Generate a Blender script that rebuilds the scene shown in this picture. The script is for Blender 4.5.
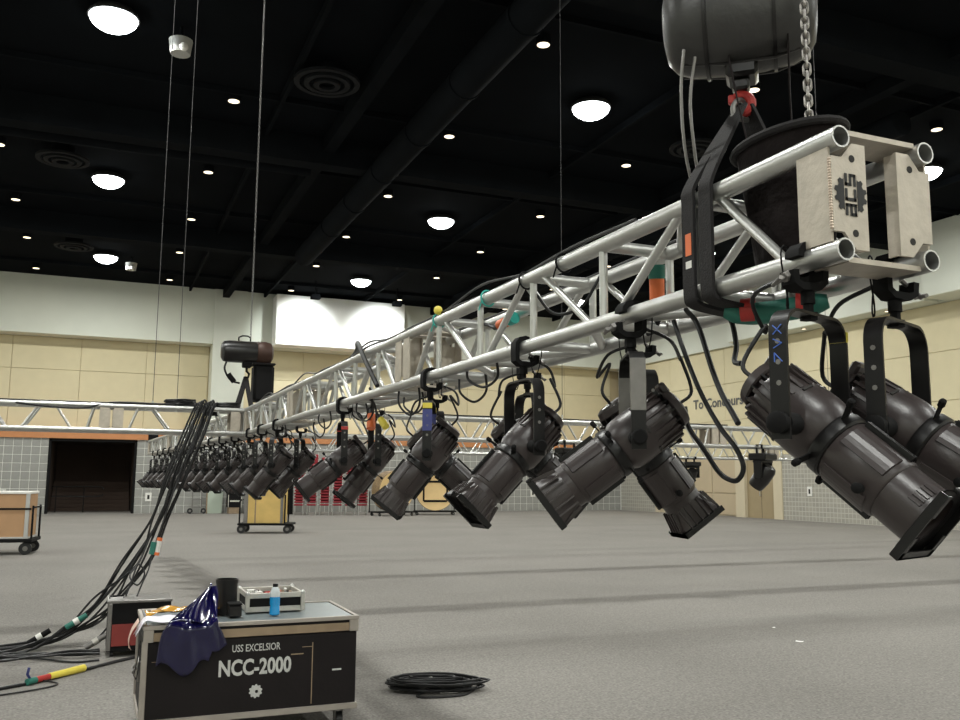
import bpy, math, random
from mathutils import Vector, Matrix
for o in list(bpy.data.objects): bpy.data.objects.remove(o)
R = math.radians
scene = bpy.context.scene
COL = scene.collection
rng = random.Random(7)

# ------------------------------------------------------------------ camera
YAW, PITCH, ROLL, EYE, FPX = .3978, .1339, .00674, 1.6, 898.0
cd = bpy.data.cameras.new('camera'); cam = bpy.data.objects.new('camera', cd); COL.objects.link(cam)
fw = Vector((math.sin(YAW) * math.cos(PITCH), math.cos(YAW) * math.cos(PITCH), math.sin(PITCH)))
r0 = Vector((math.cos(YAW), -math.sin(YAW), 0)); d0 = -(r0.cross(fw))
rt = r0 * math.cos(ROLL) - d0 * math.sin(ROLL); up = -(r0 * math.sin(ROLL) + d0 * math.cos(ROLL))
cam.matrix_world = Matrix(((rt.x, up.x, -fw.x, 0), (rt.y, up.y, -fw.y, 0), (rt.z, up.z, -fw.z, EYE), (0, 0, 0, 1)))
cd.sensor_fit = 'HORIZONTAL'; cd.sensor_width = 36; cd.lens = FPX / 960 * 36; cd.clip_start = .05; cd.clip_end = 300
scene.camera = cam

# ------------------------------------------------------------------ world, exposure
w = bpy.data.worlds.new('world'); scene.world = w; w.use_nodes = True
w.node_tree.nodes['Background'].inputs[0].default_value = (.02, .022, .025, 1)
w.node_tree.nodes['Background'].inputs[1].default_value = 1
vs = scene.view_settings
vs.view_transform = 'Standard'; vs.look = 'None'; vs.gamma = 1; vs.use_curve_mapping = False
vs.exposure = 0.0
BIG_WATT, SMALL_WATT = 545, 5            # hall lamps: high-bay and small warm downlights

# ------------------------------------------------------------------ materials
MATS = {}
def mat(name, col, rough=.6, metal=0, var=.12, scale=8, bump=0, bscale=60, spec=.5, emit=None, estr=0, trans=0, alpha=1, coat=0):
    m = bpy.data.materials.new(name); m.use_nodes = True
    nt = m.node_tree; b = nt.nodes['Principled BSDF']
    b.inputs['Roughness'].default_value = rough; b.inputs['Metallic'].default_value = metal
    b.inputs['Specular IOR Level'].default_value = spec
    b.inputs['Transmission Weight'].default_value = trans; b.inputs['Alpha'].default_value = alpha
    b.inputs['Coat Weight'].default_value = coat
    tc = nt.nodes.new('ShaderNodeTexCoord')
    n = nt.nodes.new('ShaderNodeTexNoise'); n.inputs['Scale'].default_value = scale; n.inputs['Detail'].default_value = 5
    nt.links.new(tc.outputs['Object'], n.inputs['Vector'])
    mx = nt.nodes.new('ShaderNodeMix'); mx.data_type = 'RGBA'
    mx.inputs[6].default_value = (*[c * (1 - var) for c in col], 1); mx.inputs[7].default_value = (*[min(1, c * (1 + var)) for c in col], 1)
    nt.links.new(n.outputs['Fac'], mx.inputs[0]); nt.links.new(mx.outputs[2], b.inputs['Base Color'])
    if bump:
        n2 = nt.nodes.new('ShaderNodeTexNoise'); n2.inputs['Scale'].default_value = bscale; n2.inputs['Detail'].default_value = 3
        nt.links.new(tc.outputs['Object'], n2.inputs['Vector'])
        bp = nt.nodes.new('ShaderNodeBump'); bp.inputs['Strength'].default_value = bump; bp.inputs['Distance'].default_value = .02
        nt.links.new(n2.outputs['Fac'], bp.inputs['Height']); nt.links.new(bp.outputs['Normal'], b.inputs['Normal'])
    if emit:
        b.inputs['Emission Color'].default_value = (*emit, 1); b.inputs['Emission Strength'].default_value = estr
    MATS[name] = m
    return m
mat('alu', (.56, .56, .54), .36, .85, .16, 14, .05, 40)
mat('alu_plate', (.50, .45, .38), .5, .5, .22, 22, .08, 60)
mat('weld', (.78, .66, .55), .4, .7, .15, 60)
mat('hole', (.02, .018, .016), .8)
mat('blackpaint', (.0055, .005, .0052), .38, .0, .35, 12, .03, 90, .35)
mat('blackpaint2', (.034, .026, .0255), .36, .0, .4, 10, .03, 90, .5)
mat('blackmatt', (.005, .0048, .005), .8, 0, .3, 20, spec=.2)
mat('greymetal', (.22, .21, .2), .4, .6, .25, 30)
mat('brightsteel', (.6, .6, .58), .3, .9, .1, 40)
mat('chainsteel', (.36, .34, .32), .35, .9, .2, 60)
mat('lensglass', (.035, .016, .013), .28, 0, .2, 9, spec=.35)
mat('rubber', (.012, .012, .013), .5, 0, .3, 30)
mat('cableblack', (.006, .006, .0065), .5, 0, .3, 30, spec=.4)
mat('strapblack', (.008, .0065, .007), .85, 0, .3, 60, .2, 200)
mat('bagcloth', (.011, .008, .008), .95, 0, .35, 9, .3, 30, spec=.2)
mat('hoistgrey', (.042, .041, .040), .36, .2, .3, 6, .08, 30)
mat('hoistblack', (.009, .008, .008), .3, .1, .4, 8)
mat('red', (.42, .03, .025), .5, 0, .2, 20)
mat('orange', (.75, .16, .04), .5, 0, .15, 20)
mat('green', (.02, .16, .12), .55, 0, .2, 20)
mat('teal', (.03, .38, .32), .55, 0, .15, 20)
mat('yellow', (.75, .62, .08), .5, 0, .1, 20)
mat('bluetape', (.05, .06, .22), .5, 0, .2, 20)
mat('bluemark', (.06, .14, .5), .6, 0, .1, 20)
mat('whitepart', (.75, .74, .7), .5, 0, .08, 20)
mat('printwhite', (.50, .50, .48), .7, 0, .25, 120)
mat('printblack', (.02, .02, .02), .7, 0, .2, 60)
mat('signgrey', (.10, .10, .10), .6, 0, .1, 20)
mat('wallpale', (.66, .68, .60), .85, 0, .04, 1.5, .03, 20)
mat('wallwhite', (.88, .88, .85), .8, 0, .03, 1.5)
mat('panelyellow', (.64, .57, .38), .85, 0, .06, 2.5, .05, 40)
mat('walltan', (.50, .41, .25), .85, 0, .06, 2, .03, 30)
mat('doorbrown', (.34, .27, .16), .6, 0, .08, 3)
mat('orangewood', (.50, .21, .08), .55, 0, .12, 4)
mat('grout', (.62, .62, .58), .9, 0, .08, 6)
mat('tile', (.28, .28, .26), .6, 0, .18, 3, .05, 30)
mat('ceilblack', (.0060, .0070, .0084), 1, 0, .4, .6, spec=.02)
mat('ductblack', (.0078, .0090, .0106), 1, 0, .35, 1.2, spec=.03)
mat('diffgrey', (.014, .015, .017), .8, 0, .2, 3, spec=.1)
mat('lamptrim', (.05, .05, .05), .5, .3, .1, 5)
mat('lampwhite', (.9, .9, .9), .5, emit=(.93, 1, 1), estr=14)
mat('lampwarm', (.9, .85, .7), .5, emit=(1, .84, .6), estr=2.2)
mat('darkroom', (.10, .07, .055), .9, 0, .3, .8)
mat('casebrown', (.0075, .0052, .0056), .55, 0, .5, 5, .06, 40, spec=.25)
mat('casetop', (.16, .19, .20), .35, .1, .25, 5)
mat('casemetal', (.42, .38, .34), .42, .55, .25, 9)
mat('woodtrim', (.26, .19, .12), .65, 0, .3, 10)
mat('redpanel', (.20, .025, .02), .55, 0, .25, 8)
mat('gelblue', (.003, .002, .036), .16, 0, .5, 7, spec=.6, coat=.25)
mat('gelwhite', (.80, .78, .86), .3, 0, .05, 6)
mat('gelpeach', (.72, .50, .42), .35, 0, .08, 6)
mat('gelamber', (.50, .24, .02), .2, 0, .3, 9, coat=.6)
mat('bottleblue', (.01, .28, .62), .15, 0, .1, 10, coat=1)
mat('bottleclear', (.55, .6, .62), .15, 0, .1, 20, coat=1)
mat('silver', (.55, .53, .48), .4, .5, .2, 20)
mat('cartbrown', (.42, .25, .13), .7, 0, .12, 4, .05, 30)
mat('cratelabel', (.68, .72, .70), .7, 0, .05, 8)
mat('crategrey', (.45, .45, .43), .6, .2, .1, 6)
mat('cratewood', (.62, .43, .14), .65, 0, .22, 3, .05, 20)
mat('cratetape', (.68, .55, .10), .5, 0, .1, 8)
mat('chairred', (.26, .02, .03), .8, 0, .25, 12)
mat('plywood', (.74, .53, .25), .55, 0, .12, 3)
mat('palegreen', (.40, .46, .38), .6, 0, .08, 3)
mat('woodrust', (.045, .020, .013), .5, .3, .4, 14)
mat('wiredark', (.06, .06, .06), .5, .5, .1, 20)
mat('piercream', (.58, .51, .37), .8, 0, .05, 3)
mat('wainscot', (.50, .41, .28), .75, 0, .06, 3)
mat('chaindark', (.16, .155, .15), .5, .7, .2, 60)
mat('paper', (.85, .85, .82), .8, 0, .03, 9)
# carpet: grey tweed with darker bands, their edges wobbled by noise
def carpet():
    m = bpy.data.materials.new('carpet'); m.use_nodes = True; nt = m.node_tree; N = nt.nodes.new; L = nt.links.new
    b = nt.nodes['Principled BSDF']; b.inputs['Roughness'].default_value = .95; b.inputs['Specular IOR Level'].default_value = .15
    geo = N('ShaderNodeNewGeometry'); sep = N('ShaderNodeSeparateXYZ'); L(geo.outputs['Position'], sep.inputs[0])
    def noise(sc, det=4):
        n = N('ShaderNodeTexNoise'); n.inputs['Scale'].default_value = sc; n.inputs['Detail'].default_value = det
        L(geo.outputs['Position'], n.inputs['Vector']); return n.outputs['Fac']
    def math_(op, a, b_=None, c=None):
        k = N('ShaderNodeMath'); k.operation = op
        for i, v in enumerate((a, b_, c)):
            if v is None: continue
            if isinstance(v, (int, float)): k.inputs[i].default_value = v
            else: L(v, k.inputs[i])
        return k.outputs[0]
    fine = noise(16, 4); speck = noise(48, 3); blot = noise(.45, 4); wob = noise(.8, 3)
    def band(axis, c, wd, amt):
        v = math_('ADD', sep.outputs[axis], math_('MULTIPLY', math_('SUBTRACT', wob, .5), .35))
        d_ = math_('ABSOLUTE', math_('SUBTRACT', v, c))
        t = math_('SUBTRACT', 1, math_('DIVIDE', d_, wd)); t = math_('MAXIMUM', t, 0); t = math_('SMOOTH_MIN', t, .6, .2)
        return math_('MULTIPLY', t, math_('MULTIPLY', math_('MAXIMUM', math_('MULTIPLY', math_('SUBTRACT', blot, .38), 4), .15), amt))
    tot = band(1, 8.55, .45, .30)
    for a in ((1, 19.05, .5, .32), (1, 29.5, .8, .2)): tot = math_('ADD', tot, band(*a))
    f = math_('ADD', .62, math_('MULTIPLY', fine, .42)); f = math_('ADD', f, math_('MULTIPLY', math_('SUBTRACT', speck, .5), 1.15))
    f = math_('ADD', f, math_('MULTIPLY', math_('SUBTRACT', blot, .5), .28))
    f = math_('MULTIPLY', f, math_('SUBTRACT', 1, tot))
    mx = N('ShaderNodeMix'); mx.data_type = 'RGBA'; mx.inputs[6].default_value = (0, 0, 0, 1); mx.inputs[7].default_value = (.262, .248, .228, 1)
    mx.clamp_factor = False
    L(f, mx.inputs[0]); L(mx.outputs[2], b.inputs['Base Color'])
    bp = N('ShaderNodeBump'); bp.inputs['Strength'].default_value = .5; bp.inputs['Distance'].default_value = .01
    L(speck, bp.inputs['Height']); L(bp.outputs['Normal'], b.inputs['Normal'])
    MATS['carpet'] = m
carpet()
def tilewall():
    m = bpy.data.materials.new('tilewall'); m.use_nodes = True; nt = m.node_tree; N = nt.nodes.new; L = nt.links.new
    b = nt.nodes['Principled BSDF']; b.inputs['Roughness'].default_value = .6
    geo = N('ShaderNodeNewGeometry'); sep = N('ShaderNodeSeparateXYZ'); L(geo.outputs['Position'], sep.inputs[0])
    cmb = N('ShaderNodeCombineXYZ'); L(sep.outputs[1], cmb.inputs[0]); L(sep.outputs[2], cmb.inputs[1])
    br = N('ShaderNodeTexBrick'); br.offset = 0; br.inputs['Scale'].default_value = 1
    br.inputs['Brick Width'].default_value = .2; br.inputs['Row Height'].default_value = .2; br.inputs['Mortar Size'].default_value = .014
    br.inputs['Color1'].default_value = (.36, .345, .30, 1); br.inputs['Color2'].default_value = (.31, .30, .265, 1); br.inputs['Mortar'].default_value = (.5, .48, .42, 1)
    L(cmb.outputs[0], br.inputs['Vector']); L(br.outputs['Color'], b.inputs['Base Color'])
    MATS['tilewall'] = m
tilewall()

# ------------------------------------------------------------------ mesh helpers
class MB:
    def __init__(s): s.v = []; s.f = []
    def add(s, vs_, fs):
        n = len(s.v); s.v += [tuple(p) for p in vs_]; s.f += [tuple(i + n for i in f) for f in fs]; return s
    def box(s, x0, x1, y0, y1, z0, z1, M=None):
        p = [Vector((x, y, z)) for x in (x0, x1) for y in (y0, y1) for z in (z0, z1)]
        if M: p = [M @ q for q in p]
        return s.add(p, [(0, 1, 3, 2), (4, 6, 7, 5), (0, 4, 5, 1), (2, 3, 7, 6), (0, 2, 6, 4), (1, 5, 7, 3)])
    def bbox(s, x0, x1, y0, y1, z0, z1, b=.01, M=None):      # box with bevelled edges
        xs = (x0, x1); ys = (y0, y1); zs = (z0, z1); p = []; idx = {}
        for i in (0, 1):
            for j in (0, 1):
                for k in (0, 1):
                    sx, sy, sz = (b if i == 0 else -b), (b if j == 0 else -b), (b if k == 0 else -b)
                    for a, q in enumerate(((xs[i], ys[j] + sy, zs[k] + sz), (xs[i] + sx, ys[j], zs[k] + sz), (xs[i] + sx, ys[j] + sy, zs[k]))):
                        idx[i, j, k, a] = len(p); p.append(Vector(q))
        f = []
        for i in (0, 1): f.append([idx[i, 0, 0, 0], idx[i, 1, 0, 0], idx[i, 1, 1, 0], idx[i, 0, 1, 0]][::(1 if i else -1)])
        for j in (0, 1): f.append([idx[0, j, 0, 1], idx[1, j, 0, 1], idx[1, j, 1, 1], idx[0, j, 1, 1]][::(-1 if j else 1)])
        for k in (0, 1): f.append([idx[0, 0, k, 2], idx[1, 0, k, 2], idx[1, 1, k, 2], idx[0, 1, k, 2]][::(1 if k else -1)])
        for j in (0, 1):
            for k in (0, 1): f.append([idx[0, j, k, 1], idx[1, j, k, 1], idx[1, j, k, 2], idx[0, j, k, 2]])
        for i in (0, 1):
            for k in (0, 1): f.append([idx[i, 0, k, 0], idx[i, 1, k, 0], idx[i, 1, k, 2], idx[i, 0, k, 2]])
        for i in (0, 1):
            for j in (0, 1): f.append([idx[i, j, 0, 0], idx[i, j, 1, 0], idx[i, j, 1, 1], idx[i, j, 0, 1]])
        for i in (0, 1):
            for j in (0, 1):
                for k in (0, 1): f.append([idx[i, j, k, 0], idx[i, j, k, 1], idx[i, j, k, 2]])
        if M: p = [M @ q for q in p]
        return s.add(p, f)
    def tube(s, path, r, n=8, caps=True, closed=False):
        path = [Vector(p) for p in path]; m = len(path); rr = r if isinstance(r, (list, tuple)) else [r] * m
        prev = None; vs_ = []
        for i, p in enumerate(path):
            a = path[(i - 1) % m] if (i or closed) else p; c = path[(i + 1) % m] if (i < m - 1 or closed) else p
            t = (c - a).normalized() if (c - a).length > 1e-9 else Vector((0, 0, 1))
            if prev is None:
                u = t.cross(Vector((0, 0, 1)));  u = t.cross(Vector((0, 1, 0))) if u.length < .05 else u
            else: u = prev - t * prev.dot(t)
            if u.length < 1e-6: u = t.orthogonal()
            u.normalize(); prev = u; v = t.cross(u)
            vs_ += [p + (u * math.cos(2 * math.pi * k / n) + v * math.sin(2 * math.pi * k / n)) * rr[i] for k in range(n)]
        f = []
        for i in range(m if closed else m - 1):
            j = (i + 1) % m
            for k in range(n): f.append((i * n + k, i * n + (k + 1) % n, j * n + (k + 1) % n, j * n + k))
        if caps and not closed: f += [tuple(range(n))[::-1], tuple((m - 1) * n + k for k in range(n))]
        return s.add(vs_, f)
    def strip(s, path, nrm, wd, th):                         # flat bar or strap along a path; nrm = bar's width direction(s)
        path = [Vector(p) for p in path]; m = len(path); vs_ = []
        for i, p in enumerate(path):
            t = (path[min(i + 1, m - 1)] - path[max(i - 1, 0)]).normalized()
            wv = Vector(nrm[i] if isinstance(nrm, list) else nrm); wv = (wv - t * wv.dot(t)).normalized(); tv = t.cross(wv)
            for a, b in ((-1, -1), (1, -1), (1, 1), (-1, 1)): vs_.append(p + wv * (a * wd / 2) + tv * (b * th / 2))
        f = [(i * 4 + k, i * 4 + (k + 1) % 4, i * 4 + 4 + (k + 1) % 4, i * 4 + 4 + k) for i in range(m - 1) for k in range(4)]
        f += [(3, 2, 1, 0), tuple((m - 1) * 4 + k for k in range(4))]
        return s.add(vs_, f)
    def lathe(s, prof, axis='Y', n=24, c=(0, 0, 0), M=None):
        vs_ = []
        for (a, r) in prof:
            for k in range(n):
                ca, sa = math.cos(2 * math.pi * k / n) * r, math.sin(2 * math.pi * k / n) * r
                q = {'Y': (ca, a, sa), 'Z': (ca, sa, a), 'X': (a, ca, sa)}[axis]; vs_.append(Vector(q) + Vector(c))
        m = len(prof); f = [(i * n + k, i * n + (k + 1) % n, (i + 1) * n + (k + 1) % n, (i + 1) * n + k) for i in range(m - 1) for k in range(n)]
        f += [tuple(range(n))[::-1], tuple((m - 1) * n + k for k in range(n))]
        if axis == 'Y': f = [t[::-1] for t in f]
        if M: vs_ = [M @ q for q in vs_]
        return s.add(vs_, f)
    def ring(s, r0_, r1, z0, z1, n=24, c=(0, 0, 0)):          # flat ring about Z
        vs_ = []
        for (r, z) in ((r0_, z0), (r1, z0), (r1, z1), (r0_, z1)):
            vs_ += [Vector((math.cos(2 * math.pi * k / n) * r, math.sin(2 * math.pi * k / n) * r, z)) + Vector(c) for k in range(n)]
        f = [(i * n + k, ((i + 1) % 4) * n + k, ((i + 1) % 4) * n + (k + 1) % n, i * n + (k + 1) % n) for i in range(4) for k in range(n)]
        return s.add(vs_, f)
    def prism(s, poly, o, ax, ay, t):                        # 2D polygon extruded by vector t
        o, ax, ay, t = Vector(o), Vector(ax), Vector(ay), Vector(t); n = len(poly)
        a = [o + ax * p[0] + ay * p[1] for p in poly]; b = [q + t for q in a]
        return s.add(a + b, [tuple(range(n))[::-1], tuple(range(n, 2 * n))] + [(i, (i + 1) % n, n + (i + 1) % n, n + i) for i in range(n)])
    def ball(s, c, r, n=10, m=6, sc=(1, 1, 1)):
        vs_ = [Vector(c) + Vector((0, 0, r * sc[2]))]
        for i in range(1, m):
            th = math.pi * i / m
            vs_ += [Vector(c) + Vector((r * sc[0] * math.sin(th) * math.cos(2 * math.pi * k / n), r * sc[1] * math.sin(th) * math.sin(2 * math.pi * k / n), r * sc[2] * math.cos(th))) for k in range(n)]
        vs_.append(Vector(c) - Vector((0, 0, r * sc[2]))); L_ = len(vs_) - 1
        f = [(0, 1 + k, 1 + (k + 1) % n) for k in range(n)]
        for i in range(m - 2):
            for k in range(n): f.append((1 + i * n + k, 1 + (i + 1) * n + k, 1 + (i + 1) * n + (k + 1) % n, 1 + i * n + (k + 1) % n))
        f += [(L_, 1 + (m - 2) * n + (k + 1) % n, 1 + (m - 2) * n + k) for k in range(n)]
        return s.add(vs_, f)
    def grid(s, fn, nu, nv):
        vs_ = [fn(i / nu, j / nv) for i in range(nu + 1) for j in range(nv + 1)]
        return s.add(vs_, [(i * (nv + 1) + j, i * (nv + 1) + j + 1, (i + 1) * (nv + 1) + j + 1, (i + 1) * (nv + 1) + j) for i in range(nu) for j in range(nv)])
    def mesh(s, name, m, off=None, smooth=38):
        vv = s.v if off is None else [(p[0] - off[0], p[1] - off[1], p[2] - off[2]) for p in s.v]
        me = bpy.data.meshes.new(name); me.from_pydata(vv, [], s.f); me.validate()
        me.materials.append(MATS[m])
        if smooth and len(s.f) > 6:
            me.shade_smooth(); me.set_sharp_from_angle(angle=R(smooth))
        me.update(); return me

def worldloc(o):
    p = Vector(o.location)
    while o.parent: o = o.parent; p += Vector(o.location)
    return p
def tag(o, label=None, cat=None, group=None, kind=None):
    if label: o['label'] = label
    if cat: o['category'] = cat
    if group: o['group'] = group
    if kind: o['kind'] = kind
    return o
def thing(name, label, cat, loc=(0, 0, 0), rz=0, group=None):
    o = bpy.data.objects.new(name, None); COL.objects.link(o); o.location = loc; o.rotation_euler = (0, 0, rz); o.empty_display_size = .1
    return tag(o, label, cat, group)
def obj(name, me, parent=None, loc=(0, 0, 0), rot=(0, 0, 0), scale=None):
    o = bpy.data.objects.new(name, me); COL.objects.link(o); o.location = loc; o.rotation_euler = rot; o.parent = parent
    if scale: o.scale = scale
    return o
def part(name, mb, m, parent, smooth=38, label=None):        # vertices given in world, parent unrotated
    o = obj(name, mb.mesh(name, m, worldloc(parent), smooth), parent)
    if label: o['label'] = label
    return o
def lpart(name, mb, m, parent, smooth=38, label=None):       # vertices already local
    o = obj(name, mb.mesh(name, m, None, smooth), parent)
    if label: o['label'] = label
    return o
def single(name, mb, m, label, cat, group=None, smooth=38):  # a thing of one mesh, origin at its base
    xs = [p[0] for p in mb.v]; ys = [p[1] for p in mb.v]; zs = [p[2] for p in mb.v]
    off = ((min(xs) + max(xs)) / 2, (min(ys) + max(ys)) / 2, min(zs))
    o = obj(name, mb.mesh(name, m, off, smooth), None, off)
    return tag(o, label, cat, group)
def struct(name, mb, m, parent=None, smooth=0):
    o = obj(name, mb.mesh(name, m, worldloc(parent) if parent else None, smooth), parent)
    if not parent: o['kind'] = 'structure'
    return o
def copy_tree(o, parent=None):
    c = o.copy(); COL.objects.link(c); c.parent = parent
    for ch in o.children: copy_tree(ch, c)
    return c
def spline(pts, n=8):
    P = [Vector(p) for p in pts]; P = [P[0] * 2 - P[1]] + P + [P[-1] * 2 - P[-2]]; out = []
    for i in range(1, len(P) - 2):
        a, b, c, d = P[i - 1:i + 3]
        for k in range(n):
            t = k / n
            out.append(.5 * ((2 * b) + (c - a) * t + (2 * a - 5 * b + 4 * c - d) * t * t + (3 * b - a - 3 * c + d) * t ** 3))
    return out + [P[-2]]
def text_mb(txt, size, o, ax, ay, depth, bold=0, sx=1):
    cu = bpy.data.curves.new('t', 'FONT'); cu.body = txt; cu.size = size; cu.offset = bold; cu.resolution_u = 3
    ob = bpy.data.objects.new('t', cu); COL.objects.link(ob); bpy.context.view_layer.update()
    me = bpy.data.meshes.new_from_object(ob.evaluated_get(bpy.context.evaluated_depsgraph_get()))
    o, ax, ay = Vector(o), Vector(ax), Vector(ay); nz = ax.cross(ay)
    mb = MB(); mb.add([o + ax * (v.co.x * sx) + ay * v.co.y + nz * depth for v in me.vertices], [tuple(p.vertices) for p in me.polygons])
    wd = max((v.co.x for v in me.vertices), default=0) * sx
    bpy.data.objects.remove(ob); bpy.data.meshes.remove(me); bpy.data.curves.remove(cu)
    return mb, wd

# ================================================================== THE HALL
XL, XR, YF, YB, ZC = -17.0, 27.9, -16.0, 45.2, 10.9
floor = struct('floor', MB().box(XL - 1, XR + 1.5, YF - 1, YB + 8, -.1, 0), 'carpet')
ceiling = struct('ceiling', MB().box(XL - 1, XR + 1.5, YF - 1, YB + 2, ZC, ZC + .2), 'ceilblack')
for yb in (2.3, 13.0, 23.7, 34.3): struct('beam', MB().box(XL, XR, yb - .28, yb + .28, ZC - .75, ZC - .001), 'ductblack', ceiling)
for xb in (-8.4, 5.3, 16.2): struct('beam', MB().box(xb - .16, xb + .16, YF, YB, ZC - .4, ZC - .001), 'ductblack', ceiling)
for xb in (-5.6, 3.6, 7.2, 12.1, 18.3, 23.5): struct('purlin', MB().box(xb - .05, xb + .05, YF, YB, ZC - .2, ZC - .001), 'ductblack', ceiling)
for y0 in (-10.2, -6.5, .5, 4.6, 10.9, 15.0, 21.2, 26.0, 31.6, 36.4, 42.0): struct('purlin', MB().box(XL, XR, y0 - .04, y0 + .04, ZC - .14, ZC - .001), 'ductblack', ceiling)
def duct(x0, y0, x1, y1, r, z, label):
    d = Vector((x1 - x0, y1 - y0, 0)); L_ = d.length; t = thing('air_duct', label, 'duct', ((x0 + x1) / 2, (y0 + y1) / 2, z - r))
    part('duct_run', MB().tube([(x0, y0, z), (x1, y1, z)], r, 20), 'ductblack', t)
    for k in range(1, int(L_ / 3)):
        p = Vector((x0, y0, z)) + d.normalized() * (k * 3)
        part('seam_band', MB().tube([p - d.normalized() * .04, p + d.normalized() * .04], r + .025, 20), 'ductblack', t)
    for k in range(1, int(L_ / 6)):
        p = Vector((x0, y0, z)) + d.normalized() * (k * 6)
        part('hanger', MB().tube([p + Vector((0, 0, r * .9)), p + Vector((0, 0, ZC - z - .001))], .015, 6), 'ductblack', t)
duct(6.75, 11, 6.75, 33.5, .36, 10.05, 'wide black air duct running along the ceiling between the bright lamps')
duct(17.2, 15, 17.2, 44, .3, 10.15, 'thinner black air duct running along the ceiling')
duct(-6, 24.9, 5.1, 24.9, .2, 10.46, 'long black cross duct under the ceiling')

# back wall: pale upper band, recessed yellow panels, pale pier, orange rail, block tiles
ZT, ZO0, ZO1, ZP = 3.40, 3.40, 3.76, 8.18
wb = struct('wall_back', MB().box(XL, XR + 1, YB, YB + 1.5, ZP, ZC - .001), 'wallpale')
struct('pier', MB().box(4.78, 6.35, YB - .12, YB + 1.5, ZO1, ZC - .002), 'wallpale', wb)
struct('recess', MB().box(XL, XR + 1, YB + 1.15, YB + 1.5, ZO1, ZP), 'walltan', wb)
def panels(x0, x1, zs, nx):
    wd = (x1 - x0) / nx
    for i in range(nx):
        for z0, z1 in zs:
            struct('acoustic_panel', MB().bbox(x0 + i * wd + .008, x0 + (i + 1) * wd - .008, YB + 1.09, YB + 1.16, z0 + .008, z1 - .008, .01), 'panelyellow', wb)
panels(-9.85, 4.74, ((ZO1, 5.1), (5.1, 6.65), (6.65, ZP)), 5)
panels(6.4, 27.9, ((ZO1, 5.1), (5.1, 6.65), (6.65, ZP)), 7)
struct('base_backing', MB().box(XL, -2.12, YB - .008, YB + .9, 0, ZO0).box(1.55, XR + 1, YB - .008, YB + .9, 0, ZO0), 'grout', wb)
tr = struct('trim_1', MB().box(XL, 2.05, YB - .1, YB + 1.2, ZO0, ZO1), 'orangewood')
struct('trim_2', MB().box(2.5, XR, YB - .1, YB + 1.2, ZO0, ZO1), 'orangewood')
struct('trim_3', MB().box(2.05, 2.5, YB - .05, YB + 1.2, ZO0 - .1, ZO1 + .02), 'blackmatt')
TS = 3.4 / 9
tm = {}
def tile_mesh(wd, hd):
    k = (round(wd, 3), round(hd, 3))
    if k not in tm: tm[k] = MB().bbox(0, wd, -.02, .03, 0, hd, .012).mesh('tile', 'tile', None, 0)
    return tm[k]
tl = []
def lay(x0, x1):
    n = max(1, round((x1 - x0) / TS)); wd = (x1 - x0) / n
    for i in range(n):
        for j in range(9): tl.append((x0 + i * wd + .011, j * TS + .011, wd - .022, TS - .022))
lay(-8.0, -2.12); lay(1.55, 27.85)
tl.sort(key=lambda a: (abs(a[0] + .3)))
rest = MB()
for i, (x, z, a, b) in enumerate(tl):
    if i < 300: obj('tile', tile_mesh(a, b), wb, (x, YB, z))
    else: rest.bbox(x, x + a, YB - .02, YB + .03, z, z + b, .012)
ro = struct('tile_field', rest, 'tile', wb); ro['kind'] = 'stuff'
# doorway with a dim stair hall behind it
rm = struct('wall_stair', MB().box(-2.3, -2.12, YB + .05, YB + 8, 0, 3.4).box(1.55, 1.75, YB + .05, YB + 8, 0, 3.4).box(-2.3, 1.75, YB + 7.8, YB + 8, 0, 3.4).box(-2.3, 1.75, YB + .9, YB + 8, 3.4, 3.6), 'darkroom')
struct('door_1', MB().box(-2.16, -2.06, YB - .03, YB + .9, 0, ZO0).box(1.49, 1.59, YB - .03, YB + .9, 0, ZO0).box(-2.16, 1.59, YB - .03, YB + .9, ZO0 - .12, ZO0), 'blackmatt')
rl = thing('handrail', 'black pipe handrail inside the dark doorway', 'railing', (-.9, YB + 2, 0))
for z in (.75, 1.2): part('rail', MB().tube(spline([(-2, YB + 2, z), (0, YB + 2, z), (.25, YB + 2, z - .12)] if z > 1 else [(-2, YB + 2, z), (0, YB + 2, z), (.25, YB + 2, z + .12)]), .03, 8), 'blackpaint', rl)
for x in (-1.8, -.6): part('post', MB().tube([(x, YB + 2, 0), (x, YB + 2, 1.2)], .025, 8), 'blackpaint', rl)
sr = thing('stair_flight', 'dark stair flight seen through the doorway', 'stairs', (0, YB + 5, 0))
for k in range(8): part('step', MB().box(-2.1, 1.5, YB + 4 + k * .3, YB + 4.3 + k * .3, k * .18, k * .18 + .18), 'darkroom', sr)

stl = thing('added_stair_lamp', 'added dim lamp hidden behind the header of the dark doorway', 'lamp', (0, YB + 3, 3.37))  # added out of sight to brighten the stair hall
lpart('housing', MB().bbox(-.2, .2, -.1, .1, -.05, .02, .01), 'lamptrim', stl)
sld = bpy.data.lights.new('added_stair_light', 'AREA'); sld.size = .3; sld.energy = 3; sld.color = (1, .75, .55)
slo = bpy.data.objects.new('added_stair_light', sld); COL.objects.link(slo); slo.parent = stl; slo.location = (0, 0, -.06)
# white box bulkhead on the back wall
bx = struct('wall_bulkhead', MB().bbox(7.62, 14.25, YB - 1.1, YB - .001, 8.2, 10.72, .02), 'wallwhite')
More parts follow.
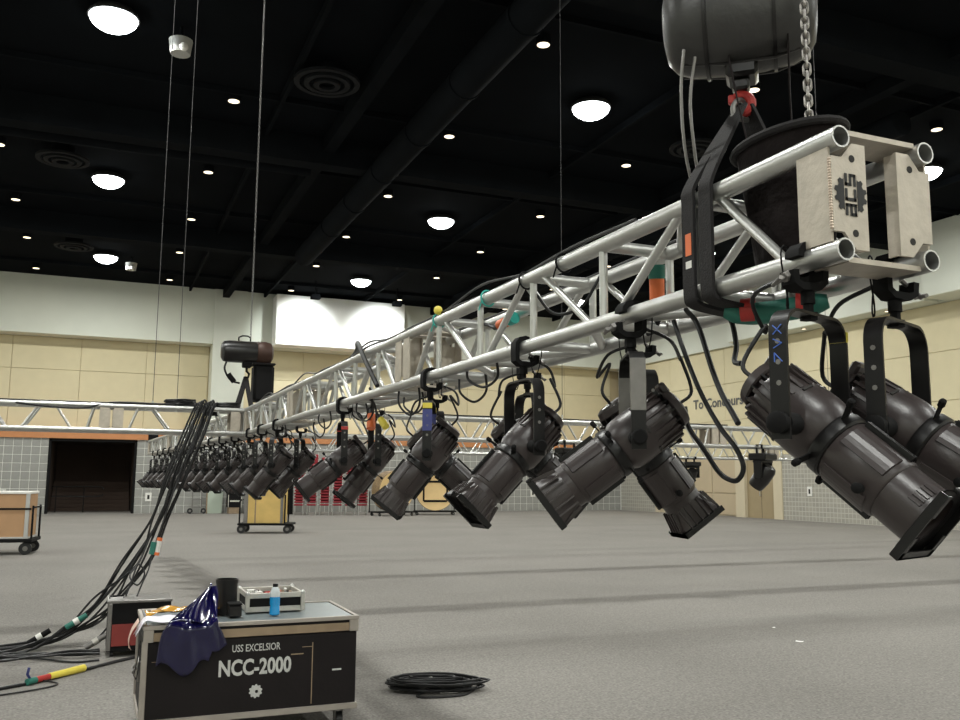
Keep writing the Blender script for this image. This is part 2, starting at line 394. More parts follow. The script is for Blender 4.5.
# right wall
wr = struct('wall_right', MB().box(XR, XR + .6, YF, YB + .5, ZP, ZC - .001), 'wallpale')
struct('wall_panel_backing', MB().box(XR + .25, XR + .6, YF, YB + .5, 2.85, ZP), 'walltan', wr)
for k in range(9):
    y0 = YB - .2 - k * 4.6
    for z0, z1 in ((2.85, 4.6), (4.6, 6.4), (6.4, ZP)):
        struct('acoustic_panel', MB().bbox(XR + .2, XR + .27, y0 - 4.6 + .008, y0 - .008, z0 + .008, z1 - .008, .01), 'panelyellow', wr)
struct('tile_field', MB().box(XR, XR + .6, 41.7, YB + .5, 0, 2.85).box(XR, XR + .6, YF, 31.75, 0, 2.85), 'tilewall', wr)
struct('pier', MB().box(XR - .06, XR + .6, 31.75, 32.3, 0, 2.9).box(XR - .06, XR + .6, 34.25, 34.9, 0, 2.9).box(XR - .02, XR + .6, 41.3, 41.7, 0, 2.9), 'piercream', wr)
struct('bay_back', MB().box(XR + .3, XR + .6, 34.9, 41.3, 0, 2.85), 'piercream', wr)
for k in range(3):
    for z0, z1 in ((.05, 1.05), (1.1, 2.75)): struct('wainscot_panel', MB().bbox(XR + .24, XR + .31, 35.0 + k * 2.1, 37.0 + k * 2.1, z0, z1, .02), 'wainscot', wr)
d2 = struct('door_2', MB().box(XR + .1, XR + .18, 32.3, 34.25, 0, 2.85), 'doorbrown')
struct('door_handle', MB().tube([(XR + .02, 33.3, 1.0), (XR + .02, 33.3, 1.3)], .02, 8).box(XR + .02, XR + .1, 33.29, 33.31, 1.02, 1.05).box(XR + .02, XR + .1, 33.29, 33.31, 1.25, 1.28), 'brightsteel', d2)
struct('door_seam', MB().box(XR + .095, XR + .1, 33.27, 33.285, 0, 2.85), 'hole', d2)
struct('wall_soffit', MB().bbox(XR - .75, XR - .001, 23.2, 34.3, ZP, 10.8, .02), 'wallpale')
struct('wall_soffit_south', MB().bbox(XR - 1.2, XR - .001, 10.5, 22.9, ZP, 10.8, .02), 'wallpale')
tb, wd = text_mb('To Concourse', .66, (XR + .19, 38.35, 5.33), (0, -1, 0), (0, 0, 1), .012, .008, 1)
tb2, _ = text_mb('To Concourse', .66, (XR + .19, 38.35, 5.33), (0, -1, 0), (0, 0, 1), .012, .016, 4.25 / wd)
wl = thing('wall_lettering', 'dark grey lettering reading To Concourse on yellow wall', 'sign', (XR + .19, 36, 5.33))
par = list(range(len(tb2.v)))
def root_(i):
    while par[i] != i: par[i] = par[par[i]]; i = par[i]
    return i
for f in tb2.f:
    for i in f[1:]: par[root_(i)] = root_(f[0])
isl = {}
for f in tb2.f: isl.setdefault(root_(f[0]), []).append(f)
for fs in isl.values():
    ids = sorted({i for f in fs for i in f}); mp = {i: k for k, i in enumerate(ids)}
    part('letter', MB().add([tb2.v[i] for i in ids], [tuple(mp[i] for i in f) for f in fs]), 'signgrey', wl, 0)
# walls behind and beside the camera
struct('wall_left', MB().box(XL - .5, XL, YF, YB + .5, 0, ZC - .001), 'wallpale')
struct('wall_front', MB().box(XL, XR, YF - .5, YF, 0, ZC - .001), 'wallpale')

# small ground-level wall boxes
def outlet(p, axis, label):
    t = thing('wall_outlet', label, 'outlet', p)
    x, y, z = p
    if axis == 'y': lpart('plate', MB().bbox(-.14, .14, -.03, 0, -.2, .2, .01), 'whitepart', t); lpart('socket', MB().box(-.05, .05, -.034, -.03, -.1, .1), 'hole', t)
    else: lpart('plate', MB().bbox(-.03, 0, -.14, .14, -.2, .2, .01), 'whitepart', t); lpart('socket', MB().box(-.034, -.03, -.05, .05, -.1, .1), 'hole', t)
outlet((22.2, YB - .021, .95), 'y', 'white outlet plate on the grey block wall under the stage lights')
outlet((XR - .001, 30.1, 1.25), 'x', 'white outlet plate on the tiled wall right of the brown door')
outlet((2.2, YB - .021, .75), 'y', 'white outlet plate on the block wall beside the dark doorway')

# two added floods hung in the dark to brighten the white bulkhead
for wx in (8.9, 12.9):
    t = thing('added_flood', 'added black flood brightening the white bulkhead box', 'lamp', (wx, 41.2, 10.1), 0, 'added floods at the bulkhead')
    lpart('stem', MB().tube([(0, 0, .1), (0, 0, .795)], .03, 8), 'ductblack', t); lpart('housing', MB().bbox(-.22, .22, -.18, .12, -.1, .12, .02), 'ductblack', t)
    ws = bpy.data.lights.new('added_flood_light', 'SPOT'); ws.energy = 900; ws.spot_size = R(78); ws.spot_blend = .8; ws.shadow_soft_size = .12; ws.color = (.93, 1, 1)
    wo = bpy.data.objects.new('added_flood_light', ws); COL.objects.link(wo); wo.parent = t; wo.location = (0, .2, -.05); wo.rotation_euler = (R(68), 0, 0)
# ------------------------------------------------------------------ ceiling lamps
BIG = [(x, y) for y in (-13.4, -2.8, 7.8, 18.4, 29.0, 39.6) for x in (-11.1, -.25, 10.65, 21.9)]
lm_house = MB().lathe([(.02, .44), (.06, .46), (.16, .40), (.16, .02)], 'Z', 28).mesh('housing', 'lamptrim')
lm_trim = MB().ring(.44, .49, .0, .06, 28).mesh('trim_ring', 'lamptrim')
lm_disc = MB().lathe([(-.24, .06), (-.228, .16), (-.19, .27), (-.135, .36), (-.065, .43), (.012, .46)], 'Z', 28).mesh('lens', 'lampwhite')
ld = bpy.data.lights.new('high_bay', 'AREA'); ld.shape = 'DISK'; ld.size = .92; ld.energy = BIG_WATT; ld.color = (.99, 1, .95)
for i, (x, y) in enumerate(BIG):
    lb = {(10.65, 39.6): 'large white glowing lamp right before the white bulkhead box', (-.25, 39.6): 'large white glowing lamp with a small pale device beside it, facing the yellow panels', (-.25, 18.4): 'large white glowing lamp with a small pale device and chain close by', (10.65, 18.4): 'large white glowing lamp next to the open end of the truss and big hoist', (21.9, 18.4): 'large white glowing lamp half hidden behind the truss end plate'}.get((x, y))
    t = thing('high_bay_lamp', lb or 'large round white glowing lamp on the black ceiling', 'lamp', (x, y, 10.7), 0, 'large ceiling lamps')
    h = obj('housing', lm_house, t); obj('trim_ring', lm_trim, t); obj('lens', lm_disc, t, (0, 0, -.012))
    lo = bpy.data.objects.new('lamp_light', ld); COL.objects.link(lo); lo.parent = t; lo.location = (0, 0, -.26)
SMALL = [(x, y) for y in (5.2, 10.6, 15.95, 21.5, 27.05, 32.4, 37.5, 43.0) for x in (-3.05, 2.5, 8.1, 13.6, 19.5)]
sm_house = MB().ring(.135, .16, .0, .2, 20).mesh('housing', 'ductblack'); sm_disc = MB().lathe([(0, .135), (.02, .135)], 'Z', 18).mesh('lens', 'lampwarm')
sl = bpy.data.lights.new('downlight', 'AREA'); sl.shape = 'DISK'; sl.size = .24; sl.energy = SMALL_WATT; sl.color = (1, .82, .58)
for x, y in SMALL:
    t = thing('downlight', 'small warm round downlight on the black ceiling', 'lamp', (x, y, 10.7), 0, 'small ceiling downlights')
    obj('housing', sm_house, t); obj('lens', sm_disc, t)
    lo = bpy.data.objects.new('downlight_light', sl); COL.objects.link(lo); lo.parent = t; lo.location = (0, 0, -.01)
for y in (25.2, 29.65):
    t = thing('downlight', 'small warm downlight under the right wall soffit', 'lamp', (XR - .38, y, ZP - .03), 0, 'soffit downlights')
    obj('housing', sm_house, t, scale=(.7, .7, .12)); obj('lens', sm_disc, t, scale=(.7, .7, 1))
for x, y, s, lb in ((4.26, 19.2, 1, 'round ringed air diffuser right of the lift chain'), (-1.45, 27.1, .95, 'round ringed air diffuser before a large white lamp'), (-1.4, 37.5, .95, 'round ringed air diffuser close to the yellow panel wall'), (14.3, 19.2, .9, 'round ringed air diffuser seen beside the hoist sling')):
    t = thing('air_diffuser', lb, 'vent', (x, y, 10.5), 0, 'ceiling air diffusers')
    for k, (ra, rb, z) in enumerate(((.62, .74, 0), (.40, .52, -.03), (.18, .30, -.06))): lpart('cone_ring', MB().ring(ra * s, rb * s, z, z + .07, 30), 'diffgrey', t)
    lpart('neck', MB().lathe([(.05, .34 * s), (.395, .34 * s)], 'Z', 20), 'ductblack', t)
t = thing('ceiling_projector', 'small pale device hanging beside an air diffuser on the black ceiling', 'projector', (1.05, 18.6, 10.3))
lpart('body', MB().lathe([(0, .02), (0, .2), (.3, .24), (.34, .1)], 'Z', 16), 'crategrey', t); lpart('lens', MB().ball((0.05, -.2, .08), .09), 'whitepart', t); lpart('mount', MB().tube([(0, 0, .3), (0, 0, .59)], .03, 8), 'ductblack', t)
t = thing('ceiling_projector', 'small pale device on the black ceiling near the back wall', 'projector', (.75, 39.8, 10.3))
lpart('body', MB().lathe([(0, .02), (0, .2), (.3, .24), (.34, .1)], 'Z', 16), 'crategrey', t); lpart('lens', MB().ball((0.05, -.2, .08), .09), 'whitepart', t); lpart('mount', MB().tube([(0, 0, .3), (0, 0, .59)], .03, 8), 'ductblack', t)
# ================================================================== TRUSS
S, CR, WR, KR = .254, .0255, .0135, .0165
XN, XF, Y0, ZB = 1.4578, 1.7118, 1.434, 2.1015
_tc = {}
def tube_mesh(L_, r, hollow=False, m='alu'):
    k = (round(L_, 3), r, hollow, m)
    if k not in _tc:
        mb = MB(); n = 16 if hollow else 10
        if hollow:
            ri = r - .004; vs_ = []
            for (y, q) in ((0, ri), (0, r), (L_, r), (L_, ri)): vs_ += [(q * math.cos(2 * math.pi * a / n), y, q * math.sin(2 * math.pi * a / n)) for a in range(n)]
            mb.add(vs_, [(i * n + a, ((i + 1) % 4) * n + a, ((i + 1) % 4) * n + (a + 1) % n, i * n + (a + 1) % n) for i in range(4) for a in range(n)])
        else: mb.tube([(0, 0, 0), (0, L_, 0)], r, n)
        _tc[k] = mb.mesh('tube', m)
    return _tc[k]
def bar(name, parent, a, b, r, hollow=False):
    a, b = Vector(a), Vector(b); d = b - a
    o = obj(name, tube_mesh(d.length, r, hollow), parent, a); o.rotation_mode = 'QUATERNION'
    o.rotation_quaternion = Vector((0, 1, 0)).rotation_difference(d.normalized()); return o
PL = [(-.02, .042), (.01, .042), (.042, .006), (.08, .006), (.08, .248), (.042, .248), (.01, .212), (-.02, .212)]
PRt = [(S - x, z) for x, z in PL][::-1]
HOL = [(.040, .212), (.042, .042)]
def end_frame(t, y, sgn, fancy):
    # two box posts and flat bars top and bottom; y = face plane, sgn = +1 goes into the section
    for q, poly in enumerate((PL, PRt)):
        p = lpart('end_plate', MB().prism(poly, (0, y, 0), (1, 0, 0), (0, 0, 1), (0, sgn * .008, 0)), 'alu_plate', t, 0)
        for hx, hz in HOL:
            x = hx if q == 0 else S - hx
            lpart('bolt_hole', MB().lathe([(y - sgn * .0008, .0085), (y + sgn * .004, .0085)], 'Y', 12, (x, 0, hz)), 'hole', p, 0)
    y0, y1 = sorted((y + sgn * .008, y + sgn * .105))
    yi0, yi1 = sorted((y + sgn * .008, y + sgn * .035))
    for x in (-.020, S + .014): lpart('side_plate', MB().box(x, x + .006, y0, y1, .02, S - .02), 'alu_plate', t)
    for x in (.074, S - .080): lpart('return_plate', MB().box(x, x + .006, yi0, yi1, .008, S - .008), 'alu_plate', t)
    for z in (-.024, S + .012): lpart('cross_plate', MB().box(.02, S - .02, y0 - .006, y1, z, z + .012), 'alu_plate', t)
def truss_section(label, loc, rz, L_, nb, vert=True, fancy=False, phase=0, group=None, name='truss_section'):
    t = thing(name, label, 'truss', loc, rz, group)
    for x in (0, S):
        for z in (0, S): bar('chord', t, (x, 0, z), (x, L_, z), CR, True)
    bay = L_ / nb; off = .07
    end_frame(t, .012, 1, fancy); end_frame(t, L_ - .012, -1, False)
    for k in range(nb):
        lo_first = (k + phase) % 2 == 0
        ya, yb = k * bay + off, (k + 1) * bay - off
        if k == 0: ya += .10
        if k == nb - 1: yb -= .10
        for x in (0, S):
            za, zb = (0, S) if lo_first else (S, 0)
            bar('diagonal', t, (x, ya, za), (x, yb, zb), WR)
        xa, xb = (0, S) if lo_first else (S, 0)
        bar('lacing', t, (xa, ya, 0), (xb, yb, 0), KR)
        if k % 2: bar('lacing', t, (xb, ya, S), (xa, yb, S), KR)
        if k and vert:
            for x in (0, S): bar('vertical', t, (x, k * bay, 0), (x, k * bay, S), WR)
        if k:
            for z in (0, S): bar('crossbar', t, (0, k * bay, z), (S, k * bay, z), .020)
    return t
T1 = truss_section('aluminium box truss section with open tube ends and black cog logo plate', (XN, Y0, ZB), 0, 3.048, 6, True, True)
# weld beads and logo on the open end
wb_ = MB()
for k in range(26): wb_.ball((-.021, .0165, .05 + k * .0062), .0052, 6, 4, (1, 1, .75))
lpart('weld_bead', wb_, 'weld', T1)
def cog(side):
    pts = []; n = 6
    for k in range(n * 2 + 1):
        a = -math.pi / 2 + math.pi * k / (n * 2); rr = .047 if k % 2 else .040
        for da in (-.09, .09): pts.append((side * (rr * math.cos(a + da)), rr * math.sin(a + da)))
    pts = [(max(p[0], .019) if side > 0 else min(p[0], -.019), p[1]) for p in pts]
    return pts if side > 0 else pts[::-1]
lg = MB()
lx, lz, ly = .032, .128, .0112
for sd in (-1, 1): lg.prism(cog(sd), (lx, ly, lz), (1, 0, 0), (0, 0, 1), (0, -.0006, 0))
def stroke(u0, u1, v0, v1): lg.box(lx + .016 - v1, lx + .016 - v0, ly - .0006, ly, lz - .048 + u0, lz - .048 + u1)
cw, chh, st, gp = .028, .032, .007, .034
for ch, segs in enumerate(((('t', 0, 1), ('r',), ('m',), ('b',), ('ll',)), (('t',), ('l',), ('b',)), (('t',), ('lu',), ('m',), ('rl',), ('b',)))):
    u = ch * gp
    for sg in segs:
        g = sg[0]
        if g == 't': stroke(u, u + cw, chh - st, chh)
        if g == 'm': stroke(u, u + cw, chh / 2 - st / 2, chh / 2 + st / 2)
        if g == 'b': stroke(u, u + cw, 0, st)
        if g == 'r': stroke(u + cw - st, u + cw, 0, chh)
        if g == 'l': stroke(u, u + st, 0, chh)
        if g == 'll': stroke(u, u + st, 0, chh / 2)
        if g == 'lu': stroke(u, u + st, chh / 2, chh)
        if g == 'rl': stroke(u + cw - st, u + cw, 0, chh / 2)
lpart('logo', lg, 'printblack', T1, 0, 'black cog logo with the letters acs set on edge')
truss_section('aluminium box truss section between the logo end section and the junction, orange plug inside', (XN, Y0 + 3.05, ZB), 0, 3.048, 6)
truss_section('short aluminium box truss section running into the corner junction under the black hoist', (XN, Y0 + 6.10, ZB), 0, 2.575, 5)
YJ = 10.17                                                   # near chord of the cross truss
# junction block
jb = thing('junction_block', 'aluminium corner block joining the trusses under the hoist with chain bag', 'truss', (XN, YJ, ZB))
for x in (0, S):
    for y in (0, S): bar('post', jb, (x, y, -.0), (x, y, S), CR)
for z in (0, S):
    for y in (0, S): bar('chord', jb, (-.04, y, z), (S + .04, y, z), CR)
    for x in (0, S): bar('chord', jb, (x, -.04, z), (x, S + .04, z), CR)
lpart('gusset', MB().box(0, S, .12, .134, 0, S), 'alu_plate', jb); lpart('gusset', MB().box(.12, .134, 0, S, 0, S), 'alu_plate', jb)
# cross truss: to the left and to the right of the junction (sections run along X)
def cross(label, x0, y, L_, nb, right, phase=0, group=None):
    if right: return truss_section(label, (x0, y + S, ZB), R(-90), L_, nb, False, False, phase, group)
    return truss_section(label, (x0, y, ZB), R(90), L_, nb, False, False, phase, group)
cross('short aluminium truss section left of the junction with black cables hung over it', XN - .04, YJ, 1.33, 4, False, 0)
cross('long aluminium truss section crossing in front of the dark doorway', XN - 1.37, YJ, 3.05, 10, False, 1)
for k in range(5): cross('aluminium cross truss section behind the stage lights, ' + ('bolted to the junction block', 'next one after the junction block', 'carrying the moving head before the brown door', 'passing behind the open truss end', 'last one towards the tiled wall')[k], XN + S + .04 + k * 3.05, YJ, 3.048, 10, True, k % 2, 'cross truss sections behind the stage lights')
for k in range(6): cross('thin aluminium truss section of the second, farther cross truss', 1.15 + k * 3.05, 15.43, 3.048, 10, True, k % 2, 'farther cross truss sections')
# far part of the spine, swung a little to the left
FA = R(3.4)
def farpt(s, x, z): return Vector((XN, YJ + S + .04, ZB)) + Matrix.Rotation(FA, 3, 'Z') @ Vector((x, s, z))
for k in range(3): truss_section('aluminium truss section beyond the junction carrying a dense row of stage lights', farpt(k * 3.05, 0, 0), FA, 3.048, 6, True, False, 0, 'far truss sections beyond the junction')

# ================================================================== STAGE LIGHTS
PIV, BS = -.375, .93
def circ_to_square(s0, r, s1, h, n=32):
    vs_ = []; f = []
    for i, tt in enumerate((0, .5, 1)):
        s_ = s0 + (s1 - s0) * tt
        for k in range(n):
            a = 2 * math.pi * k / n; c, s__ = math.cos(a), math.sin(a); q = h / max(abs(c), abs(s__)); q = min(q, h * 1.32)
            rr = r * (1 - tt) + q * tt; vs_.append(Vector((c * rr, s_, s__ * rr)))
    for i in range(2):
        for k in range(n): f.append((i * n + k, (i + 1) * n + k, (i + 1) * n + (k + 1) % n, i * n + (k + 1) % n))
    return vs_, f
def body_meshes(flared):
    M_ = {}
    rh = MB().lathe([(-.165, .03), (-.165, .078), (-.150, .086), (-.10, .089), (-.05, .094), (.0, .096), (.035, .093), (.058, .080), (.058, .05)], 'Y', 28)
    M_['reflector_housing'] = rh
    fin = MB()
    for k in range(20):
        Mx = Matrix.Rotation(2 * math.pi * k / 20, 4, 'Y')
        fin.box(-.0045, .0045, -.168, -.058, .080, .0955, Mx)
    M_['cooling_fins'] = fin
    slot = MB()
    for k in range(6): slot.box(-.016, .016, -.052, -.044, .0925, .0965, Matrix.Rotation(2 * math.pi * (k + .5) / 6, 4, 'Y'))
    M_['vent_slot'] = slot
    cap = MB().lathe([(-.236, .0), (-.236, .052), (-.226, .068), (-.196, .073), (-.190, .068), (-.190, .052), (-.163, .052)], 'Y', 24)
    cap.bbox(-.032, .032, -.235, -.20, .05, .098, .008)
    M_['rear_cap'] = cap
    fin2 = MB()
    for k in range(12): fin2.box(-.003, .003, -.192, -.164, .04, .078, Matrix.Rotation(2 * math.pi * k / 12, 4, 'Y'))
    M_['cap_fins'] = fin2
    sh = MB().lathe([(.056, .05), (.056, .088), (.062, .091), (.085, .091), (.09, .086), (.09, .05)], 'Y', 28)
    M_['shutter_ring'] = sh
    M_['shutter_handle'] = MB().box(-.012, .012, .064, .067, .085, .13).bbox(-.009, .009, .058, .073, .125, .15, .004)
    bar_ = MB().lathe([(.088, .05), (.088, .081), (.093, .084), (.232, .084), (.238, .079), (.238, .05)], 'Y', 28)
    for k in range(4):
        Mx = Matrix.Rotation(math.pi / 2 * k + math.pi / 4, 4, 'Y')
        for q in range(5):
            A0, A1 = R(-22 + 8.8 * q), R(-22 + 8.8 * (q + 1))
            bar_.add([Mx @ Vector((math.sin(a) * r_, y_, math.cos(a) * r_)) for a in (A0, A1) for r_, y_ in ((.078, .10), (.0890, .104), (.0890, .221), (.078, .225))], [(0, 1, 5, 4), (1, 2, 6, 5), (2, 3, 7, 6)] + ([(0, 3, 2, 1)] if q == 0 else []) + ([(4, 5, 6, 7)] if q == 4 else []))
    M_['lens_barrel'] = bar_
    rail = MB()
    for k in range(2):
        Mx = Matrix.Rotation(math.pi * k, 4, 'Y'); rail.bbox(.004, .008, .10, .23, .08, .098, .001, Mx); rail.bbox(-.008, -.004, .10, .23, .08, .098, .001, Mx)
    M_['focus_slot'] = rail
    kn = MB().lathe([(.083, .005), (.098, .006), (.1, .013), (.115, .013), (.118, .009)], 'X', 10, (0, .205, -.02))
    M_['focus_knob'] = kn
    lt = MB()
    if flared:
        lt.lathe([(.234, .05), (.234, .078), (.262, .078), (.262, .07)], 'Y', 28)
        v, f = circ_to_square(.26, .078, .338, .088); lt.add(v, f)
        for sd in range(4):
            Mx = Matrix.Rotation(math.pi / 2 * sd, 4, 'Y')
            for u in (-.055, -.03, 0, .03, .055):
                lt.add([Mx @ Vector(p) for p in ((u - .003, .262, .07), (u + .003, .262, .07), (u + .003, .262, .08), (u - .003, .262, .08), (u - .003, .338, .08), (u + .003, .338, .08), (u + .003, .338, .097), (u - .003, .338, .097))],
                       [(0, 1, 2, 3), (4, 7, 6, 5), (0, 4, 5, 1), (3, 2, 6, 7), (0, 3, 7, 4), (1, 5, 6, 2)])
    else:
        vs_ = []; n = 28; pr = ((.234, .05), (.234, .0775), (.335, .0775), (.335, .072), (.25, .072))
        for (a, r) in pr: vs_ += [(math.cos(2 * math.pi * k / n) * r, a, math.sin(2 * math.pi * k / n) * r) for k in range(n)]
        lt.add(vs_, [(i * n + k, (i + 1) * n + k, (i + 1) * n + (k + 1) % n, i * n + (k + 1) % n) for i in range(4) for k in range(n)])
        for k in range(5):
            Mx = Matrix.Rotation(.5 + k * .16, 4, 'Y'); lt.bbox(-.004, .004, .288, .318, .074, .080, .001, Mx)
    M_['lens_tube'] = lt
    M_['front_lens'] = MB().lathe([(.300, .0715), (.312, .0715), (.321, .05), (.325, .02), (.326, .001)], 'Y', 24)
    h, hi = .094, .074; gf = MB()
    v, f = circ_to_square(.3375, .069, .3380, h); gf.add(v, f); v, f = circ_to_square(.3340, .069, .3345, h); gf.add(v, [q[::-1] for q in f])
    for sg in (-1, 1):
        gf.box(sg * h - .003, sg * h + .003, .336, .356, -h, h); gf.box(-h, h, .336, .356, -h - .003, -h + .003)
        gf.box(min(sg * h, sg * (h - .02)), max(sg * h, sg * (h - .02)), .353, .356, -h, -.03); gf.box(min(sg * h, sg * (h - .02)), max(sg * h, sg * (h - .02)), .353, .356, .03, h)
    gf.box(-h, h, .353, .356, -h, -h + .02)
    gf.bbox(-.03, .03, .335, .356, h, h + .012, .003)
    M_['gel_holder'] = gf
    for mb in M_.values(): mb.v = [(p[0] * .92, p[1] if p[1] > -.045 else -.045 + (p[1] + .045) * .75, p[2] * .92) for p in mb.v]
    return M_
def bar_path(hw, z0, zt, rc, n=6):
    p = [(-hw, 0, z0)] + [(-hw + rc - rc * math.cos(math.pi / 2 * k / n), 0, zt - rc + rc * math.sin(math.pi / 2 * k / n)) for k in range(n + 1)]
    return p + [(-x, y, z) for x, y, z in p[::-1]]
yoke_mb = MB().strip(bar_path(.14, PIV - .035, -.127, .055), (0, 1, 0), .042, .007)
knob_mb = MB()
for sg in (-1, 1):
    Mk = Matrix.Scale(sg, 4, (1, 0, 0))
knob_l = MB().lathe([(.086, .024), (.136, .024), (.1365, .012), (.1445, .012), (.1445, .024), (.162, .024), (.166, .018)], 'X', 14, (0, 0, PIV))
knob_r = MB().lathe([(-.166, .018), (-.162, .022), (-.1445, .022), (-.1445, .012), (-.136, .012), (-.136, .024), (-.086, .024)], 'X', 14, (0, 0, PIV))
dots = MB()
for sg in (-1, 1):
    for z in (-.20, -.245, -.29): dots.lathe([(sg * .1432, .006), (sg * .1446, .006)], 'X', 8, (0, 0, z))
cl = MB().strip([(.034, 0, .004), (.033, 0, .016), (.022, 0, .029), (0, 0, .0355), (-.022, 0, .030), (-.0345, 0, .014), (-.0355, 0, -.02), (-.034, 0, -.050), (-.018, 0, -.062), (.03, 0, -.064), (.047, 0, -.055), (.050, 0, -.028)], (0, 1, 0), .044, .017)
cl.tube([(0, 0, -.058), (0, 0, -.10)], .016, 12).lathe([(-.137, .02), (-.132, .02), (-.1305, .0205), (-.12, .0205), (-.12, .012), (-.095, .012)], 'Z', 6)
bolt = MB().tube([(.024, 0, -.020), (.088, 0, -.058)], .006, 8).tube([(.075, -.026, -.058), (.098, .026, -.052)], .005, 8).tube([(.050, 0, -.036), (.066, 0, -.045)], .012, 6)
FIX = {}
for fl in (False, True):
    FIX[fl] = {k: v.mesh(k, {'front_lens': 'lensglass', 'rear_cap': 'blackpaint2', 'cap_fins': 'blackpaint', 'cooling_fins': 'blackpaint2', 'vent_slot': 'hole', 'focus_knob': 'blackmatt', 'shutter_handle': 'blackmatt', 'lens_barrel': 'blackpaint2', 'reflector_housing': 'blackpaint2', 'lens_tube': 'blackpaint2'}.get(k, 'blackpaint')) for k, v in body_meshes(fl).items()}
YM, KL, KRm, DM, CM, BM = yoke_mb.mesh('yoke', 'blackpaint'), knob_l.mesh('tilt_knob', 'blackmatt'), knob_r.mesh('tilt_knob', 'blackmatt'), dots.mesh('yoke_hole', 'greymetal'), cl.mesh('clamp', 'blackmatt'), bolt.mesh('clamp_bolt', 'greymetal')
TREE = (('reflector_housing', ('cooling_fins', 'vent_slot')), ('rear_cap', ('cap_fins',)), ('shutter_ring', ('shutter_handle',) * 4), ('lens_barrel', ('focus_slot', 'focus_knob')), ('lens_tube', ('gel_holder', 'front_lens')))
def stage_light(loc, yaw, tilt, flared, label, group=None, chord_rz=0, flip=False, seed=0):
    t = thing('stage_light', label, 'stage light', loc, R(-yaw), group)
    fx = FIX[flared]
    for a, subs in TREE:
        o = obj(a, fx[a], t, (0, 0, PIV), (R(-tilt), 0, 0))
        for q, b in enumerate(subs):
            sb = obj(b, fx[b], o)
            if b == 'shutter_handle': sb.rotation_euler.y = math.pi / 2 * q + .5
            if b in ('cooling_fins', 'vent_slot', 'cap_fins', 'focus_slot'): sb['kind'] = 'stuff'
        o.scale = (BS, BS, BS)
    y = obj('yoke', YM, t); obj('tilt_knob', KL, y); obj('tilt_knob', KRm, y); obj('yoke_hole', DM, y)['kind'] = 'stuff'
    c = obj('clamp', CM, t, (0, 0, 0), (0, 0, R(yaw) + chord_rz + (math.pi if flip else 0))); obj('clamp_bolt', BM, c)
    rs = random.Random(seed)
    b = Vector((0, -.172 * math.cos(R(tilt)), .172 * math.sin(R(tilt)) + PIV)); n_ = Vector((0, -math.cos(R(tilt)), math.sin(R(tilt))))
    ld_ = MB(); u = rs.uniform(-.06, .06)
    pts = [b, b + n_ * .05 + Vector((0, 0, .01)), b + n_ * .07 + Vector((u, .05, .09)), Vector((u * 1.2, -.14, -.14)), Vector((.03, -.12, -.07)), Vector((.02, -.03, -.032))]
    ld_.tube(spline(pts, 6), .0055, 6); lpart('power_lead', ld_, 'cableblack', t)
    sc = MB().tube([(.032 * math.cos(a) + .012 * math.sin(a * 2), -.05 + .01 * math.cos(a), -.03 + .075 * math.sin(a)) for a in [2 * math.pi * k / 18 for k in range(18)]], .0022, 5, closed=True)
    lpart('safety_cable', sc, 'blackmatt', t)
    return t
def near(t_): return (XN, Y0 + t_, ZB)
def far(t_): return (XF, Y0 + t_, ZB)
LA = stage_light(near(.12), 160, 40, False, 'black stage light with long smooth barrel, blue marks on yoke, at open truss end', flip=True, seed=1)
LBt = stage_light(far(.11), 158, 35, False, 'black stage light on the far chord beside the light with blue yoke marks', seed=2)
LC = stage_light(near(.86), -65, 37, True, 'black stage light with silvery flared front aimed left, worn bare-metal yoke arm', flip=True, seed=3)
LD = stage_light(far(1.21), 105, 53, True, 'black stage light aimed steeply down right, crossing behind the worn yoke light', seed=4)
LE = stage_light(near(1.61), -88, 46, True, 'black stage light with flared front and tall open yoke before yellow wall', seed=5)
LF = stage_light(far(2.1), 100, 42, False, 'dark stage light half hidden behind the one with the tall open yoke', seed=6)
LG = stage_light(near(2.66), -66, 52, True, 'black stage light whose yoke is wrapped in blue and yellow tape', seed=7)
LG2 = stage_light(far(3.26), 100, 42, False, 'dark stage light half hidden behind the one with taped yoke', seed=8)
LH = stage_light(far(4.48), -84, 52, False, 'stage light with plain round barrel before the stacked red chairs, steeper one', seed=9)
LI = stage_light(near(4.36), -82, 38, False, 'stage light with plain round barrel, red tip on yoke, tilted flatter over red chairs', seed=10)
for k, (p, yw, tl_, fl) in enumerate(((near(6.75), -62, 50, False), (far(6.95), -66, 48, True), (near(7.6), -60, 44, False), (far(7.9), -66, 46, True), (near(8.35), -60, 44, True))):
    stage_light(p, yw, tl_, fl, ('plain-barrelled stage light over the yellow crate, next one after the red-tipped yoke', 'flared stage light over the yellow crate on the far chord, next after the red chairs', 'plain-barrelled stage light on the near chord, second before the junction', 'flared stage light on the far chord, last one before the junction', 'flared stage light on the near chord, last one before the junction')[k], 'stage lights near the junction', seed=11 + k)
k = 0
for s_ in [.35 + .78 * i for i in range(11)]:
    for x in (0, S):
        k += 1
        stage_light(farpt(s_ + (.3 if x else 0), x, 0), -66 + (k * 7) % 9, 40 + (k * 5) % 9, k % 3 == 0, 'black stage light in the dense row beyond the junction', 'stage lights in the far row', FA, seed=30 + k % 3)
